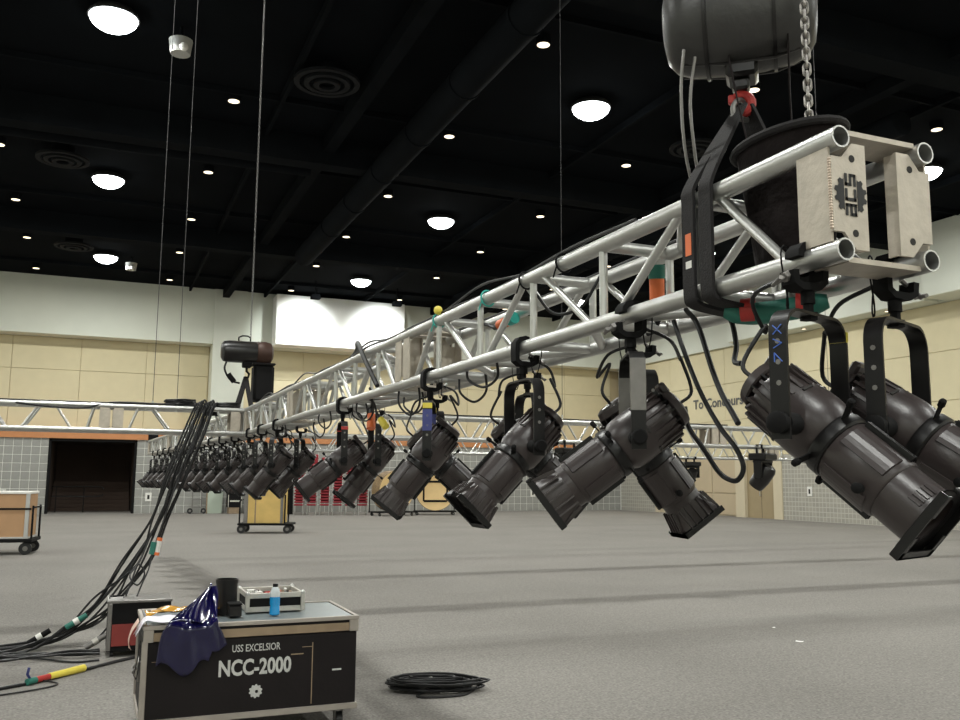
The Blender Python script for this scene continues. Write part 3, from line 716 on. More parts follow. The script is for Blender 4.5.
# marks and tape on the named yokes
def yoke_band(t, z0, z1, m, sg=-1, th=.0046): lpart('tape_band', MB().bbox(sg * .14 - th, sg * .14 + th, -.0225, .0225, z0, z1, .001), m, t)
ym = [c for c in LA.children if c.name.startswith('yoke')][0]
bm_ = MB()
for (z, pts) in ((-.185, ((-.01, 0), (.01, .02))), (-.185, ((-.01, .02), (.01, 0))), (-.215, ((-.01, 0), (.01, .01))), (-.215, ((.01, .01), (-.01, .02))), (-.245, ((-.008, .0), (-.008, .02))), (-.245, ((-.008, .02), (.01, .0)))):
    (a0, b0), (a1, b1) = pts
    for sg in (1, -1): bm_.tube([(sg * .1442, a0, z + b0), (sg * .1442, a1, z + b1)], .0014, 5)
lpart('blue_mark', bm_, 'bluemark', ym)
yoke_band(ym, -.175, -.150, 'yellow', -1)
yg = [c for c in LG.children if c.name.startswith('yoke')][0]
for sg in (-1, 1): yoke_band(yg, -.27, -.17, 'bluetape', sg)
yoke_band(yg, -.165, -.14, 'yellow', 1); yoke_band(yg, -.165, -.14, 'yellow', -1)
yi = [c for c in LI.children if c.name.startswith('yoke')][0]; yoke_band(yi, -.18, -.16, 'red', 1); yoke_band(yi, -.18, -.16, 'red', -1)
yc = [c for c in LC.children if c.name.startswith('yoke')][0]; yoke_band(yc, -.30, -.15, 'greymetal', 1, .0042); yoke_band(yc, -.30, -.15, 'greymetal', -1, .0042)

# moving heads on the cross trusses
def moving_head(x, y, rz, tilt, label, sc=1):
    t = thing('moving_head_light', label, 'stage light', (x, y, ZB - .03), rz); t.scale = (sc,) * 3
    b = lpart('base', MB().bbox(-.2, .2, -.13, .13, -.16, -.06, .02), 'blackpaint', t)
    for xx in (-.1, .1): lpart('clamp', MB().box(xx - .02, xx + .02, -.045, -.03, -.06, .05).box(xx - .02, xx + .02, -.045, .045, .05, .062).box(xx - .02, xx + .02, .03, .045, .0, .06), 'blackmatt', t)
    y_ = lpart('yoke', MB().bbox(-.19, -.14, -.06, .06, -.42, -.17, .015).bbox(.14, .19, -.06, .06, -.42, -.17, .015).bbox(-.19, .19, -.07, .07, -.20, -.155, .015), 'blackpaint', t)
    h = MB().lathe([(-.16, .04), (-.16, .09), (-.12, .115), (.06, .125), (.18, .11), (.2, .1), (.2, .03)], 'Y', 20); o = lpart('head', h, 'hoistblack', t); o.location = (0, 0, -.37); o.rotation_euler = (R(-tilt), 0, 0)
    l = lpart('front_lens', MB().lathe([(.2, .08), (.205, .06), (.208, .01)], 'Y', 16), 'lensglass', o)
moving_head(8.6, YJ, R(205), 130, 'small moving head light below the cross truss before the brown door', 1.0)
moving_head(11.2, 15.43, R(170), 130, 'tiny moving head light under the farther truss beside a hanging cable loop', .9)
moving_head(5.5, YJ, R(10), 120, 'small moving head light on the cross truss between two large stage lights', .75)
moving_head(8.6, 15.43, R(8), 120, 'tiny moving head light on the farther truss behind the flared stage light', .9)
# ================================================================== HOISTS, CHAINS, SLINGS
def link_mesh(p=.021, wd=.011, r=.0036, m='chainsteel'):
    a = p * .5 + r * .9 - wd * .5; pts = []
    for k in range(7): th = -math.pi / 2 + math.pi * k / 6; pts.append((wd * .72 * math.sin(th), 0, a + wd * .72 * math.cos(th)))
    pts += [(-x, 0, -z) for x, y, z in pts]
    return MB().tube(pts, r, 6, closed=True).mesh('link', m)
def chain(t, x, y, z0, z1, nobj, pitch=.021, name='chain_link'):
    # t at origin offset: first links (lowest) are single parts, the rest one joined part
    o = worldloc(t); me = link_mesh(pitch)
    n = int((z1 - z0) / pitch)
    for k in range(min(n, nobj)): obj(name, me, t, (x - o.x, y - o.y, z0 + k * pitch - o.z), (0, 0, R(45 + 90 * (k % 2))))
    if n > nobj:
        mb = MB()
        for k in range(nobj, n):
            z = z0 + k * pitch; d = (1, 1) if k % 2 else (1, -1); r_ = .0036; hw = .0055; hh = pitch * .62
            mb.tube([(x - d[0] * hw, y - d[1] * hw, z - hh * .6), (x, y, z - hh), (x + d[0] * hw, y + d[1] * hw, z - hh * .6), (x + d[0] * hw, y + d[1] * hw, z + hh * .6), (x, y, z + hh), (x - d[0] * hw, y - d[1] * hw, z + hh * .6)], r_, 4, closed=True)
        part('upper_chain', mb, 'chaindark', t)['kind'] = 'stuff'
H1 = thing('chain_hoist', 'large dark grey chain hoist hanging over the logo end of the truss', 'hoist', (1.61, 1.94, 2.755), R(-42)); H1.scale = (.80, .80, .86)
prof = [(-.262, .02), (-.262, .07), (-.250, .12), (-.22, .150), (-.17, .168), (-.05, .176), (.08, .176), (.18, .166), (.23, .146), (.255, .11), (.262, .06), (.262, .02)]
bd = MB().lathe(prof, 'X', 36, (0, 0, .195)); bd.v = [(x, y * .95, .195 + (z - .195) * 1.12) for x, y, z in bd.v]
hb = lpart('body', bd, 'hoistgrey', H1)
for x, r_ in ((-.11, .178), (.12, .176)):
    b_ = MB().lathe([(x - .006, r_ - .03), (x - .006, r_ + .003), (x + .006, r_ + .003), (x + .006, r_ - .03)], 'X', 36, (0, 0, .195)); b_.v = [(a, y * .95, .195 + (z - .195) * 1.12) for a, y, z in b_.v]
    lpart('seam_band', b_, 'hoistblack', hb)
for an in (-70, -110, -40):
    c_, s_ = math.cos(R(an)), math.sin(R(an)); lpart('rib', MB().tube([(-.2, c_ * .160, .195 + s_ * .178), (-.05, c_ * .168, .195 + s_ * .198), (.12, c_ * .168, .195 + s_ * .198), (.2, c_ * .15, .195 + s_ * .175)], .006, 6), 'hoistblack', hb)
lpart('chain_guide', MB().bbox(-.05, .06, -.06, .06, -.035, .06, .012).bbox(-.03, .03, -.03, .03, -.07, -.03, .008), 'hoistblack', H1)
for sg in (-1, 1): lpart('end_bolt', MB().lathe([(sg * .255, .018), (sg * .268, .018)], 'X', 8, (0, .03, .25)), 'brightsteel', H1)
lpart('label_plate', MB().bbox(-.1, .02, -.172, -.165, .20, .26, .003), 'greymetal', H1)
hk = []
for k in range(13):
    a = R(-60 + 270 * k / 12); hk.append((.034 * math.sin(a), 0, -.115 + .034 * math.cos(a)))
lpart('hook', MB().tube([(0, 0, -.06)] + hk, [.012] + [.011 + .005 * math.sin(math.pi * k / 12) for k in range(13)], 8), 'red', H1, label='red forged steel hook')
lpart('hook_latch', MB().bbox(-.045, -.02, -.012, .012, -.11, -.08, .004), 'red', H1)
# lift chain up to the roof, and the slack fall into the bag
c1 = thing('lift_chain', 'steel lift chain rising from the large grey hoist to the ceiling', 'chain', (1.62, 1.95, 3.14)); chain(c1, 1.62, 1.95, 3.16, 10.88, 40)
c2 = thing('slack_chain', 'bright steel slack chain dropping into the black chain bag at truss end', 'chain', (1.610, 1.685, 2.45)); chain(c2, 1.610, 1.685, 2.46, 3.40, 60)
part('end_stop', MB().bbox(1.58, 1.64, 1.655, 1.715, 3.39, 3.44, .008).tube([(1.61, 1.70, 3.41), (1.61, 1.90, 3.13)], .012, 8), 'greymetal', c2)
bagt = thing('chain_bag', 'dark cloth chain bag with hoop rim hanging inside the truss end', 'bag', (1.59, 1.745, 2.12))
def bagfn(u, v):
    a = 2 * math.pi * u; z = 2.465 - v * .345; rx = .096 + .012 * math.sin(3 * a + v * 4) * v - .03 * v; ry = .165 - .06 * v + .02 * math.sin(5 * a) * v
    return Vector((1.59 + rx * math.cos(a) * (1 if v < .97 else .55), 1.745 + ry * math.sin(a) * (1 if v < .97 else .55), z))
part('sack', MB().grid(bagfn, 28, 12), 'bagcloth', bagt, 60)
part('rim', MB().tube([(1.59 + .102 * math.cos(a), 1.745 + .172 * math.sin(a), 2.468) for a in [2 * math.pi * k / 28 for k in range(28)]], .011, 8, closed=True), 'strapblack', bagt)
for p, q in (((1.66, 1.80, 2.475), (1.66, 1.80, 2.85)), ((1.51, 1.80, 2.475), (1.56, 1.93, 2.80))): part('strap', MB().strip([p, ((p[0] + q[0]) / 2, (p[1] + q[1]) / 2 + .004, (p[2] + q[2]) / 2), q], (0.7, .7, 0), .034, .004), 'bagcloth', bagt, label='grey webbing strap')
part('snap_hook', MB().tube([(1.60 + .018 * math.cos(a), 1.556, 2.33 + .028 * math.sin(a)) for a in [2 * math.pi * k / 12 for k in range(10)]], .003, 6), 'brightsteel', bagt)
# slings around the truss below the hook
sl_ = thing('round_sling', 'black webbing sling wrapped around the truss under the large hoist', 'sling', (1.585, 1.93, 2.05))
for dy in (.02, -.055):
    y = 1.925 + dy
    pth = spline([(1.60, 1.935, 2.645), (1.52, 1.93 + dy * .5, 2.53), (1.432, y, 2.395), (1.424, y, 2.34), (1.424, y, 2.22), (1.424, y, 2.10), (1.437, y, 2.070), (1.50, y, 2.058), (1.585, y, 2.052), (1.67, y, 2.058), (1.735, y, 2.072), (1.746, y, 2.10), (1.746, y, 2.22), (1.746, y, 2.35), (1.735, y, 2.40), (1.66, 1.93 + dy * .5, 2.53), (1.625, 1.935, 2.645)], 5)
    part('loop', MB().strip(pth, (0, 1, .0), .050, .010), 'strapblack', sl_, 60)
gs = part('sleeve', MB().tube(spline([(1.50, 1.905, 2.050), (1.56, 1.86, 2.040), (1.62, 1.79, 2.045), (1.68, 1.72, 2.058)], 6), [.018, .024, .028, .03, .03, .03, .03, .03, .03, .03, .03, .03, .03, .03, .03, .03, .028, .024, .018], 12), 'green', sl_, label='green sleeve with red bands')
for f_ in (.18, .8):
    a = Vector((1.515, 1.89, 2.046)).lerp(Vector((1.67, 1.73, 2.056)), f_); part('band', MB().tube([a - Vector((.012, -.013, 0)), a + Vector((.012, -.013, 0))], .0315, 14), 'red', gs)
part('shackle', MB().tube([(1.61 + .03 * math.cos(a), 1.94, 2.635 + .035 * math.sin(a)) for a in [R(-30 + 240 * k / 12) for k in range(13)]], .008, 8).tube([(1.575, 1.94, 2.615), (1.645, 1.94, 2.615)], .009, 8), 'greymetal', sl_)
part('tag', MB().box(1.418, 1.4205, 1.93, 1.955, 2.20, 2.26), 'orange', sl_); part('tag', MB().box(1.418, 1.4205, 1.93, 1.955, 2.165, 2.185), 'whitepart', sl_)
part('wire_leg', MB().tube(spline([(1.60, 1.94, 2.63), (1.55, 1.96, 2.5), (1.48, 1.97, 2.41)], 5), .004, 6), 'brightsteel', sl_)
# hoist over the junction
XJ, YJc = XN + S / 2, YJ + S / 2
H2 = thing('chain_hoist', 'black chain hoist with rusty end cap hanging over the truss junction', 'hoist', (1.47, YJc, 2.90))
b2 = lpart('body', MB().lathe([(-.29, .03), (-.285, .08), (-.26, .115), (-.2, .125), (.10, .125)], 'X', 24, (0, 0, .125)), 'hoistblack', H2)
lpart('end_cap', MB().lathe([(.10, .122), (.11, .13), (.2, .132), (.26, .115), (.285, .07), (.287, .02)], 'X', 24, (0, 0, .125)), 'woodrust', b2, label='rust brown end cap')
lpart('grab_handle', MB().tube([(-.1, 0, .245), (-.1, 0, .29), (-.06, 0, .31), (0, 0, .31), (.03, 0, .29), (.03, 0, .245)], .009, 6), 'blackmatt', H2)
lpart('chain_guide', MB().bbox(-.05, .05, -.05, .05, -.05, .03, .01), 'blackmatt', H2)
lpart('hook', MB().tube([(0, 0, -.04), (0, 0, -.09), (.03, 0, -.12), (.02, 0, -.16), (-.02, 0, -.16)], .013, 8), 'blackmatt', H2)
lpart('control_lead', MB().tube(spline([(-.22, 0, .02), (-.24, .0, -.08), (-.17, .0, -.2), (-.07, .0, -.23)], 6), .012, 6), 'cableblack', H2)
lpart('plug', MB().tube([(-.2, 0, -.13), (-.13, 0, -.22)], .03, 10), 'blackmatt', H2)
c3 = thing('lift_chain', 'thin steel lift chain rising from the black hoist to the ceiling', 'chain', (1.50, YJc, 3.15)); chain(c3, 1.50, YJc, 3.16, 10.88, 0, .03)
bg2 = thing('chain_bag', 'straight black chain bag hanging under the hoist at the junction', 'bag', (1.66, YJc + .05, 2.45))
part('sack', MB().bbox(1.545, 1.775, YJc - .06, YJc + .16, 2.47, 2.89, .03), 'blackmatt', bg2); part('rim', MB().bbox(1.535, 1.785, YJc - .07, YJc + .17, 2.885, 2.91, .01), 'strapblack', bg2)
s2 = thing('round_sling', 'black webbing sling legs between the junction hoist hook and the truss', 'sling', (1.45, YJc, 2.35))
for q in ((1.36, YJc - .1), (1.52, YJc - .13), (1.40, YJc + .12)): part('leg', MB().strip([(1.465, YJc, 2.74), ((1.465 + q[0]) / 2, (YJc + q[1]) / 2, 2.56), (q[0], q[1], 2.39)], (1, 0, 0), .05, .014), 'strapblack', s2)
# thin dead-hang wires
def wire(x, y, z0, label):
    t = thing('support_wire', label, 'wire', (x, y, z0)); part('strand', MB().tube([(x, y, z0), (x, y, ZC - .003)], .0035, 6), 'wiredark', t)
    part('ferrule', MB().tube([(x, y, z0), (x, y, z0 + .06)], .012, 8), 'brightsteel', t)
wire(.74, YJ + .1, 2.385, 'thin wire rope dropping to the cable coil on the left truss')
wire(.50, YJ + S, 2.385, 'thin wire rope dropping to the left truss short of the cable coil')
wire(5.42, YJ, 2.385, 'thin wire rope dropping to the cross truss behind the logo end section')
wire(9.86, YJ, 2.385, 'thin wire rope dropping to the cross truss behind the open truss end')

# ================================================================== CABLES ON THE RIG
def cable(pts, r, label, group=None, name='power_cable', m='cableblack', n=7, cat='cable'):
    return single(name, MB().tube(spline(pts, 7), r, n), m, label, cat, group)
zt = ZB + S + CR
cable([(1.44, 1.97, 2.80), (1.435, 1.98, 2.68), (1.45, 1.99, 2.52), (1.50, 2.02, 2.41), (1.56, 2.08, 2.385)], .0045, 'thin grey control cable drooping from the large hoist, outer strand', None, 'control_cable', 'greymetal')
cable([(1.47, 1.96, 2.78), (1.465, 1.98, 2.66), (1.49, 2.0, 2.52), (1.55, 2.05, 2.40)], .0045, 'thin grey control cable drooping from the large hoist, inner strand', None, 'control_cable', 'greymetal')
def wob(y, a, ph): return a * math.sin(y * 2.1 + ph)
cable([(XN + .004 + wob(y, .008, 0), y, zt + .006 + (0.012 if k % 3 == 1 else 0)) for k, y in enumerate([2.25 + .42 * i for i in range(19)])], .006, 'black cable strapped on top of the near truss chord, lower of two')
cable([(XN + .018 + wob(y, .008, 2), y, zt + .012 + (0.045 if k % 4 == 2 else .004)) for k, y in enumerate([2.6 + .45 * i for i in range(16)])], .0055, 'black cable strapped on top of the near truss chord, looping upper one')
cable([(XF + wob(y, .01, 1), y, zt + .007) for y in [2.4 + .5 * i for i in range(15)]], .007, 'black cable lying on the far top chord of the truss')
cable([(1.62 + wob(y, .03, 3), y, ZB + .055 + .02 * math.sin(y * 5)) for y in [2.2 + .4 * i for i in range(19)]], .008, 'black cable lying inside the truss on the bottom crossbars')
cable([(XN - .03, 4.9, ZB + .03), (XN - .05, 5.1, ZB + .2), (XN - .03, 5.3, zt + .03), (XN + .02, 5.55, zt + .09), (XN + .08, 5.8, zt + .07), (XN + .1, 6.2, zt + .01)], .014, 'thick black cable arching over the top chord halfway to the junction')
cable([(XN + .03, 3.0, ZB + S - .05), (XN + .08, 2.95, ZB + S - .13), (XN + .14, 2.85, ZB + S - .12), (XN + .2, 2.8, ZB + S)], .006, 'black cable loop drooping inside the truss under the top crossbar')
# hanging loops at the near lights
cable([(1.585, 2.02, 2.09), (1.56, 1.95, 2.03), (1.50, 1.86, 1.95), (1.445, 1.80, 1.90), (1.413, 1.735, 1.885)], .007, 'black cable from the sling to the rear of the end stage light')
cable([(1.52, 2.10, 2.09), (1.50, 2.02, 2.03), (1.49, 1.95, 1.90), (1.48, 1.90, 1.83), (1.46, 1.83, 1.77), (1.45, 1.80, 1.745)], .0075, 'black cable with bare end hanging beside the end stage light')
cable([(1.66, 2.36, 2.11), (1.655, 2.31, 2.02), (1.65, 2.24, 1.905), (1.65, 2.185, 1.825), (1.65, 2.125, 1.755), (1.65, 2.06, 1.695), (1.65, 2.032, 1.645), (1.65, 2.05, 1.612), (1.65, 2.085, 1.606), (1.65, 2.14, 1.63), (1.65, 2.21, 1.70), (1.65, 2.28, 1.768), (1.645, 2.29, 1.83)], .0075, 'black cable swinging down in a long loop to the flared stage light')
jl = [(1.50, 3.55), (1.62, 3.95), (1.5, 4.55), (1.66, 4.95), (1.48, 5.35), (1.60, 5.9), (1.5, 6.5), (1.64, 7.3), (1.5, 8.2)]
for i, (x, y) in enumerate(jl):
    d = .10 + .07 * ((i * 37) % 5) / 5
    cable([(x, y - .16, ZB + .0), (x + .02, y - .12, ZB - d * .7), (x + .01, y, ZB - d), (x - .02, y + .1, ZB - d * .6), (x, y + .17, ZB + .0)], .006, 'short black cable loop hanging under the bottom chord', 'cable loops under the truss')
# coloured plugs in and under the truss
def plug(p, d, m1, m2, label, L_=.09, r=.024):
    d = Vector(d).normalized(); p = Vector(p); t = thing('cable_connector', label, 'connector', p)
    part('body', MB().tube([p, p + d * L_], r, 12), m1, t); part('collar', MB().tube([p + d * L_, p + d * (L_ + .045)], r * 1.12, 12), m2, t)
    part('strain_relief', MB().tube([p - d * .05, p], [r * .45, r * .8], 10), 'rubber', t); part('tail', MB().tube(spline([p - d * .05, p - d * .1 + Vector((.01, .02, .03)), p - d * .13 + Vector((0, .06, .05))], 4), .008, 6), 'cableblack', t)
plug((1.64, 2.42, 2.165), (-.1, -.15, .9), 'orange', 'green', 'orange and green plug standing inside the truss beside the sling')
plug((1.66, 3.72, ZB + S - .045), (.1, -.9, .1), 'orange', 'teal', 'orange and teal plug lying inside the truss below the top chord')
plug((1.52, 5.33, 2.00), (-.1, -.3, -.9), 'orange', 'orange', 'orange plug dangling below the truss beside a yellow one', .05)
plug((1.54, 5.2, 1.965), (.2, -.5, -.5), 'yellow', 'yellow', 'yellow plug dangling below the truss beside an orange one', .03, .02)
def tie(y, m, label, knot=False):
    t = thing('tie_line', label, 'tie', (XN, y, ZB + S - .03))
    part('loop', MB().tube([(XN + .030 * math.cos(a), y + .006 * math.sin(a), ZB + S + .002 + .034 * math.sin(a)) for a in [2 * math.pi * k / 18 for k in range(18)]], .004, 6, closed=True), m, t)
    part('tail', MB().tube([(XN - .028, y, ZB + S - .012), (XN - .036, y + .01, ZB + S - .05)], .003, 5), m, t)
    if knot: part('knot', MB().ball((XN - .005, y, zt + .028), .022), 'yellow', t)
tie(3.39, 'teal', 'teal tie around the top chord without any knot'); tie(3.98, 'teal', 'teal tie with a yellow ball knot around the top chord', True)
for y in (2.72, 3.02): tie(y, 'blackmatt', 'black tie wrapped around the top chord')
for o in [o for o in COL.objects if o.get('label') == 'black tie wrapped around the top chord']: o['group'] = 'black ties on the chord'
# cable coils on the left truss, and the bundle falling to the floor
def coil(c, rx, ry, n, r, label, zs=.5, rz=0, seed=1, messy=0):
    rs = random.Random(seed); pts = []
    tv = [(1 - messy * rs.uniform(0, 1) ** 1.5, rs.uniform(-1, 1) * messy, rs.uniform(-1, 1) * messy) for _ in range(n + 2)]
    for k in range(n * 14):
        a = 2 * math.pi * k / 14; w_, q = (k % 14) / 14, k // 14; sc_, ox, oy = [tv[q][i] * (1 - w_) + tv[q + 1][i] * w_ for i in range(3)]; j = 1 + rs.uniform(-.16, .10) * (1 if k % 3 else .4)
        x, y = rx * (j * (.35 + .65 * sc_) * math.cos(a) + ox * .14), ry * (j * sc_ * math.sin(a) + oy * .22); z = r + (k / (n * 14)) * zs + rs.uniform(-.3, .3) * r
        ca, sa = math.cos(rz), math.sin(rz); pts.append((c[0] + x * ca - y * sa, c[1] + x * sa + y * ca, c[2] + max(z, r)))
    t = thing('cable_coil', label, 'cable', c); part('turns', MB().tube(spline(pts, 2), r, 6), 'cableblack', t)
    return t
coil((.78, YJ + .12, zt + .004), .16, .13, 5, .009, 'flat black cable coil lying on the left truss under the wire rope', .06)
coil((1.26, YJ + .12, zt + .004), .15, .12, 5, .009, 'flat black cable coil lying on the left truss next to the junction', .04, seed=2)
cable([(-3, YJ + .02, zt + .012), (-2, YJ + .01, zt + .012), (-1.2, YJ + .03, zt + .012), (-.6, YJ - .045, zt - .05), (-.2, YJ - .05, zt - .06), (.1, YJ + .01, zt + .012), (.6, YJ + .0, zt + .012), (1.0, YJ + .03, zt + .02)], .011, 'thick black cable running along the left truss with one droop')
cable([(-3, YJ + .05, zt + .01), (-1.5, YJ + .05, zt + .01), (0, YJ + .06, zt + .01), (.9, YJ + .05, zt + .02)], .009, 'thinner black cable lying straight along the left truss')
for k, (x0, yy) in enumerate(((2.6, YJ), (4.3, YJ), (6.0, YJ))): cable([(x0, yy, zt + .008), (x0 + .7, yy + .02, zt + .02), (x0 + 1.4, yy, zt + .008), (x0 + 2.0, yy - .01, zt + .01)], .008, 'black cable lying on the cross truss behind the stage lights', 'cables on the cross truss')
for k in range(10):
    u = (k - 4.5) / 4.5; sp = rng.uniform(-.02, .02); e_ = rng.uniform(-.5, .6); fl = .012 + (k % 3) * .012
    j1, j2, j3 = rng.uniform(-.05, .05), rng.uniform(-.07, .07), rng.uniform(-.09, .09)
    pts = [(1.12 + u * .07, YJ + .16, 2.30), (1.06 + u * .10, YJ + .03, 2.412 + .014 * (k % 4)), (1.01 + u * .10, YJ - .045 - .02 * (k % 3), 2.36), (.90 + u * .11, YJ - .17 - .05 * (k % 3), 2.06), (.73 + u * .10 + j1 * .4, 9.92 - .06 * (k % 3) + sp * 2, 1.62),
           (.58 + u * .07 + j1, 9.9 + sp * 3, 1.20), (.42 + u * .10 + j2, 9.88 + sp * 4, .76 + j1), (.18 + u * .14 + j3, 9.85 + sp * 4, .42 + j2 * .6), (-.05 + u * .16 + j3, 9.8 + u * .12, .20 + j3 * .6), (-.36 + u * .1, 9.70 + u * .2, max(fl, .07 + j2 * .5)), (-.75, 9.55 + u * .3, fl), (-1.4, 9.3 + u * .5, fl), (-2.2, 9.0 + u * .9, .012)]
    cable(pts, .0105, 'heavy black cable in the bundle falling from the left truss to the floor', 'cables falling to the floor')
cable([(1.08, YJ - .04, 2.38), (.92, 9.95, 2.0), (.74, 9.75, 1.55), (.60, 9.62, 1.10), (.565, 9.6, .98)], .009, 'black cable ending in the green and orange connector above the floor rack')
cn = thing('cable_connector', 'green, white and orange connector pair hanging over the small floor rack', 'connector', (.545, 9.6, .86))
part('body', MB().tube([(.530, 9.60, .86), (.548, 9.6, .98)], .030, 12), 'green', cn); part('collar', MB().tube([(.575, 9.60, .88), (.592, 9.6, .99)], .026, 12), 'whitepart', cn); part('cap', MB().tube([(.592, 9.6, .99), (.598, 9.6, 1.02)], .027, 12), 'orange', cn); part('cap', MB().tube([(.569, 9.6, .85), (.575, 9.6, .88)], .027, 12), 'orange', cn)
cable([(.535, 9.6, .86), (.50, 9.5, .72), (.44, 9.35, .60), (.40, 9.25, .505)], .008, 'black cable from the hanging connector down to the floor rack')
cable([(.70, 9.8, 1.5), (.52, 9.7, 1.05), (.42, 9.55, .8), (.33, 9.4, .68), (.40, 9.3, .60), (.46, 9.35, .70), (.40, 9.4, .78), (.34, 9.3, .62), (.30, 9.25, .505)], .008, 'black cable making a curl just above the floor rack')
for k in range(8):
    a, b = rng.uniform(8.75, 9.6), rng.uniform(8.8, 9.5); z = .012 + .016 * (k % 3)
    pts = [(-2.2 + .26 * i, a + (b - a) * i / 9 + .13 * math.sin(i * 1.3 + k * 1.7), z + .004 * (i % 2)) for i in range(9)] + [(.10, b - .02, z)]
    cable(pts, .010, 'black cable lying loosely on the carpet left of the floor rack', 'cables on the carpet')
cable([(-1.4, 7.45, .012), (-.75, 7.85, .012), (-.33, 8.12, .014), (-.05, 8.42, .014), (.2, 8.7, .014), (.42, 8.9, .014)], .013, 'black cable on the carpet with a yellow and green taped joint')
cable([(-1.2, 7.7, .010), (-.7, 7.7, .010), (-.36, 7.82, .010), (-.20, 7.98, .010), (-.33, 8.14, .016)], .007, 'thin black cable looping from the taped joint')
tj = thing('cable_joint', 'yellow, green and red taped cable joint on the carpet', 'connector', (-.2, 8.27, 0))
part('tape', MB().tube([(-.27, 8.185, .03), (-.02, 8.45, .03)], [.028, .030], 10), 'yellow', tj); part('tape', MB().tube([(-.36, 8.09, .03), (-.27, 8.185, .03)], .024, 10), 'red', tj); part('tape', MB().tube([(-.42, 8.03, .03), (-.36, 8.09, .03)], .026, 10), 'green', tj)
part('tag', MB().strip([(-.40, 8.05, .05), (-.42, 8.02, .09), (-.41, 8.02, .14)], (1, 0, 0), .02, .003), 'bluetape', tj)
for p, m1, m2, lb in (((-.43, 9.62, .12), 'blackmatt', 'whitepart', 'black and white connector lying on the cable bundle near the floor'), ((-.12, 9.66, .24), 'green', 'whitepart', 'green and white connector in the bundle just above the floor'), ((.06, 9.3, .10), 'greymetal', 'silver', 'grey connector lying next to the floor rack')):
    d = Vector((.75, .05, .45)).normalized(); P_ = Vector(p); t = thing('cable_connector', lb, 'connector', p)
    part('body', MB().tube([P_ - d * .1, P_ - d * .02], .028, 12), m1, t); part('collar', MB().tube([P_ - d * .02, P_ + d * .03], .032, 12), m2, t); part('body', MB().tube([P_ + d * .03, P_ + d * .11], .026, 12), m1, t)
cable([(.02, 9.28, .08), (.1, 9.32, .15), (.17, 9.3, .24)], .009, 'short black cable rising from the grey connector to the rack')
# ================================================================== FLOOR THINGS
# road case with stencilled lettering
X0, X1, YA, YB_, = .30, 1.64, 5.93, 6.72
rc = thing('road_case', 'large black road case with stencilled NCC-2000 and white cog emblem', 'road case', ((X0 + X1) / 2, (YA + YB_) / 2, 0))
bdy = part('body', MB().bbox(X0 + .012, X1 - .012, YA + .012, YB_ - .012, .13, .615, .004), 'casebrown', rc)
lid = part('lid', MB().bbox(X0 + .014, X1 - .014, YA + .014, YB_ - .014, .62, .705, .004), 'casebrown', rc)
part('lid_top', MB().box(X0 + .03, X1 - .03, YA + .03, YB_ - .03, .7045, .709), 'casetop', lid)
part('wood_rail', MB().box(X0 + .02, X1 - .02, YA + .004, YA + .02, .622, .672), 'woodtrim', lid)
E_ = .024
for (a, b) in (((X0, X1), (YA, YA + E_)), ((X0, X1), (YB_ - E_, YB_)), ((X0, X0 + E_), (YA + E_, YB_ - E_)), ((X1 - E_, X1), (YA + E_, YB_ - E_))):
    part('edge_trim', MB().bbox(a[0], a[1], b[0], b[1], .690, .716, .003), 'casemetal', lid)
    part('edge_trim', MB().bbox(a[0], a[1], b[0], b[1], .128, .166, .003), 'casemetal', bdy)
for x, y in ((X0, YA), (X1 - .03, YA), (X0, YB_ - .03), (X1 - .03, YB_ - .03)):
    if x < 1: part('corner_trim', MB().bbox(x - .001, x + .034, y - .001, y + .034, .166, .622, .003), 'casemetal', bdy)
for x in (X0 + .004, X1 - .064):
    part('corner_plate', MB().bbox(x, x + .06, YA - .004, YA + .01, .618, .69, .003), 'casemetal', lid)
for x, y in ((X0 + .1, YA + .1), (X1 - .1, YA + .1), (X0 + .1, YB_ - .1), (X1 - .1, YB_ - .1)):
    c = part('caster', MB().lathe([(-.02, .02), (-.02, .048), (.02, .048), (.02, .02)], 'X', 18, (x, y, .049)), 'rubber', rc)
    part('caster_fork', MB().box(x - .028, x - .022, y - .02, y + .02, .045, .128).box(x + .022, x + .028, y - .02, y + .02, .045, .128).box(x - .04, x + .04, y - .04, y + .04, .120, .128), 'greymetal', c)
part('side_handle', MB().bbox(X0 - .006, X0 + .013, 6.2, 6.42, .34, .46, .004).tube([(X0 - .008, 6.24, .42), (X0 - .03, 6.25, .39), (X0 - .03, 6.37, .39), (X0 - .008, 6.38, .42)], .008, 8), 'greymetal', rc)
part('latch', MB().bbox(X1 - .013, X1 + .012, 6.05, 6.16, .42, .60, .004), 'blackmatt', rc); part('latch', MB().bbox(X1 - .013, X1 + .012, 6.5, 6.6, .42, .60, .004), 'blackmatt', rc)
part('side_strap', MB().strip([(X0 - .006, 6.02, .62), (X0 - .02, 6.02, .5), (X0 - .035, 6.0, .42), (X0 - .02, 5.985, .40), (X0 - .008, 5.98, .5), (X0 - .004, 5.98, .6)], (0, 1, 0), .03, .004), 'strapblack', rc)
fy = YA + .0105
tb, w1 = text_mb('USS EXCELSIOR', .062, (0, 0, 0), (1, 0, 0), (0, 0, 1), .0)
tb, _ = text_mb('USS EXCELSIOR', .062, (.83, fy, .53), (1, 0, 0), (0, 0, 1), .0008, .0006, .30 / w1); part('lettering', tb, 'printwhite', bdy, 0, 'small pale stencilled words USS EXCELSIOR')
tb, w1 = text_mb('NCC-2000', .132, (0, 0, 0), (1, 0, 0), (0, 0, 1), .0)
tb, _ = text_mb('NCC-2000', .132, (.75, fy, .39), (1, 0, 0), (0, 0, 1), .0008, .004, .45 / w1); part('lettering', tb, 'printwhite', bdy, 0, 'large pale stencilled letters NCC-2000')
pts = []
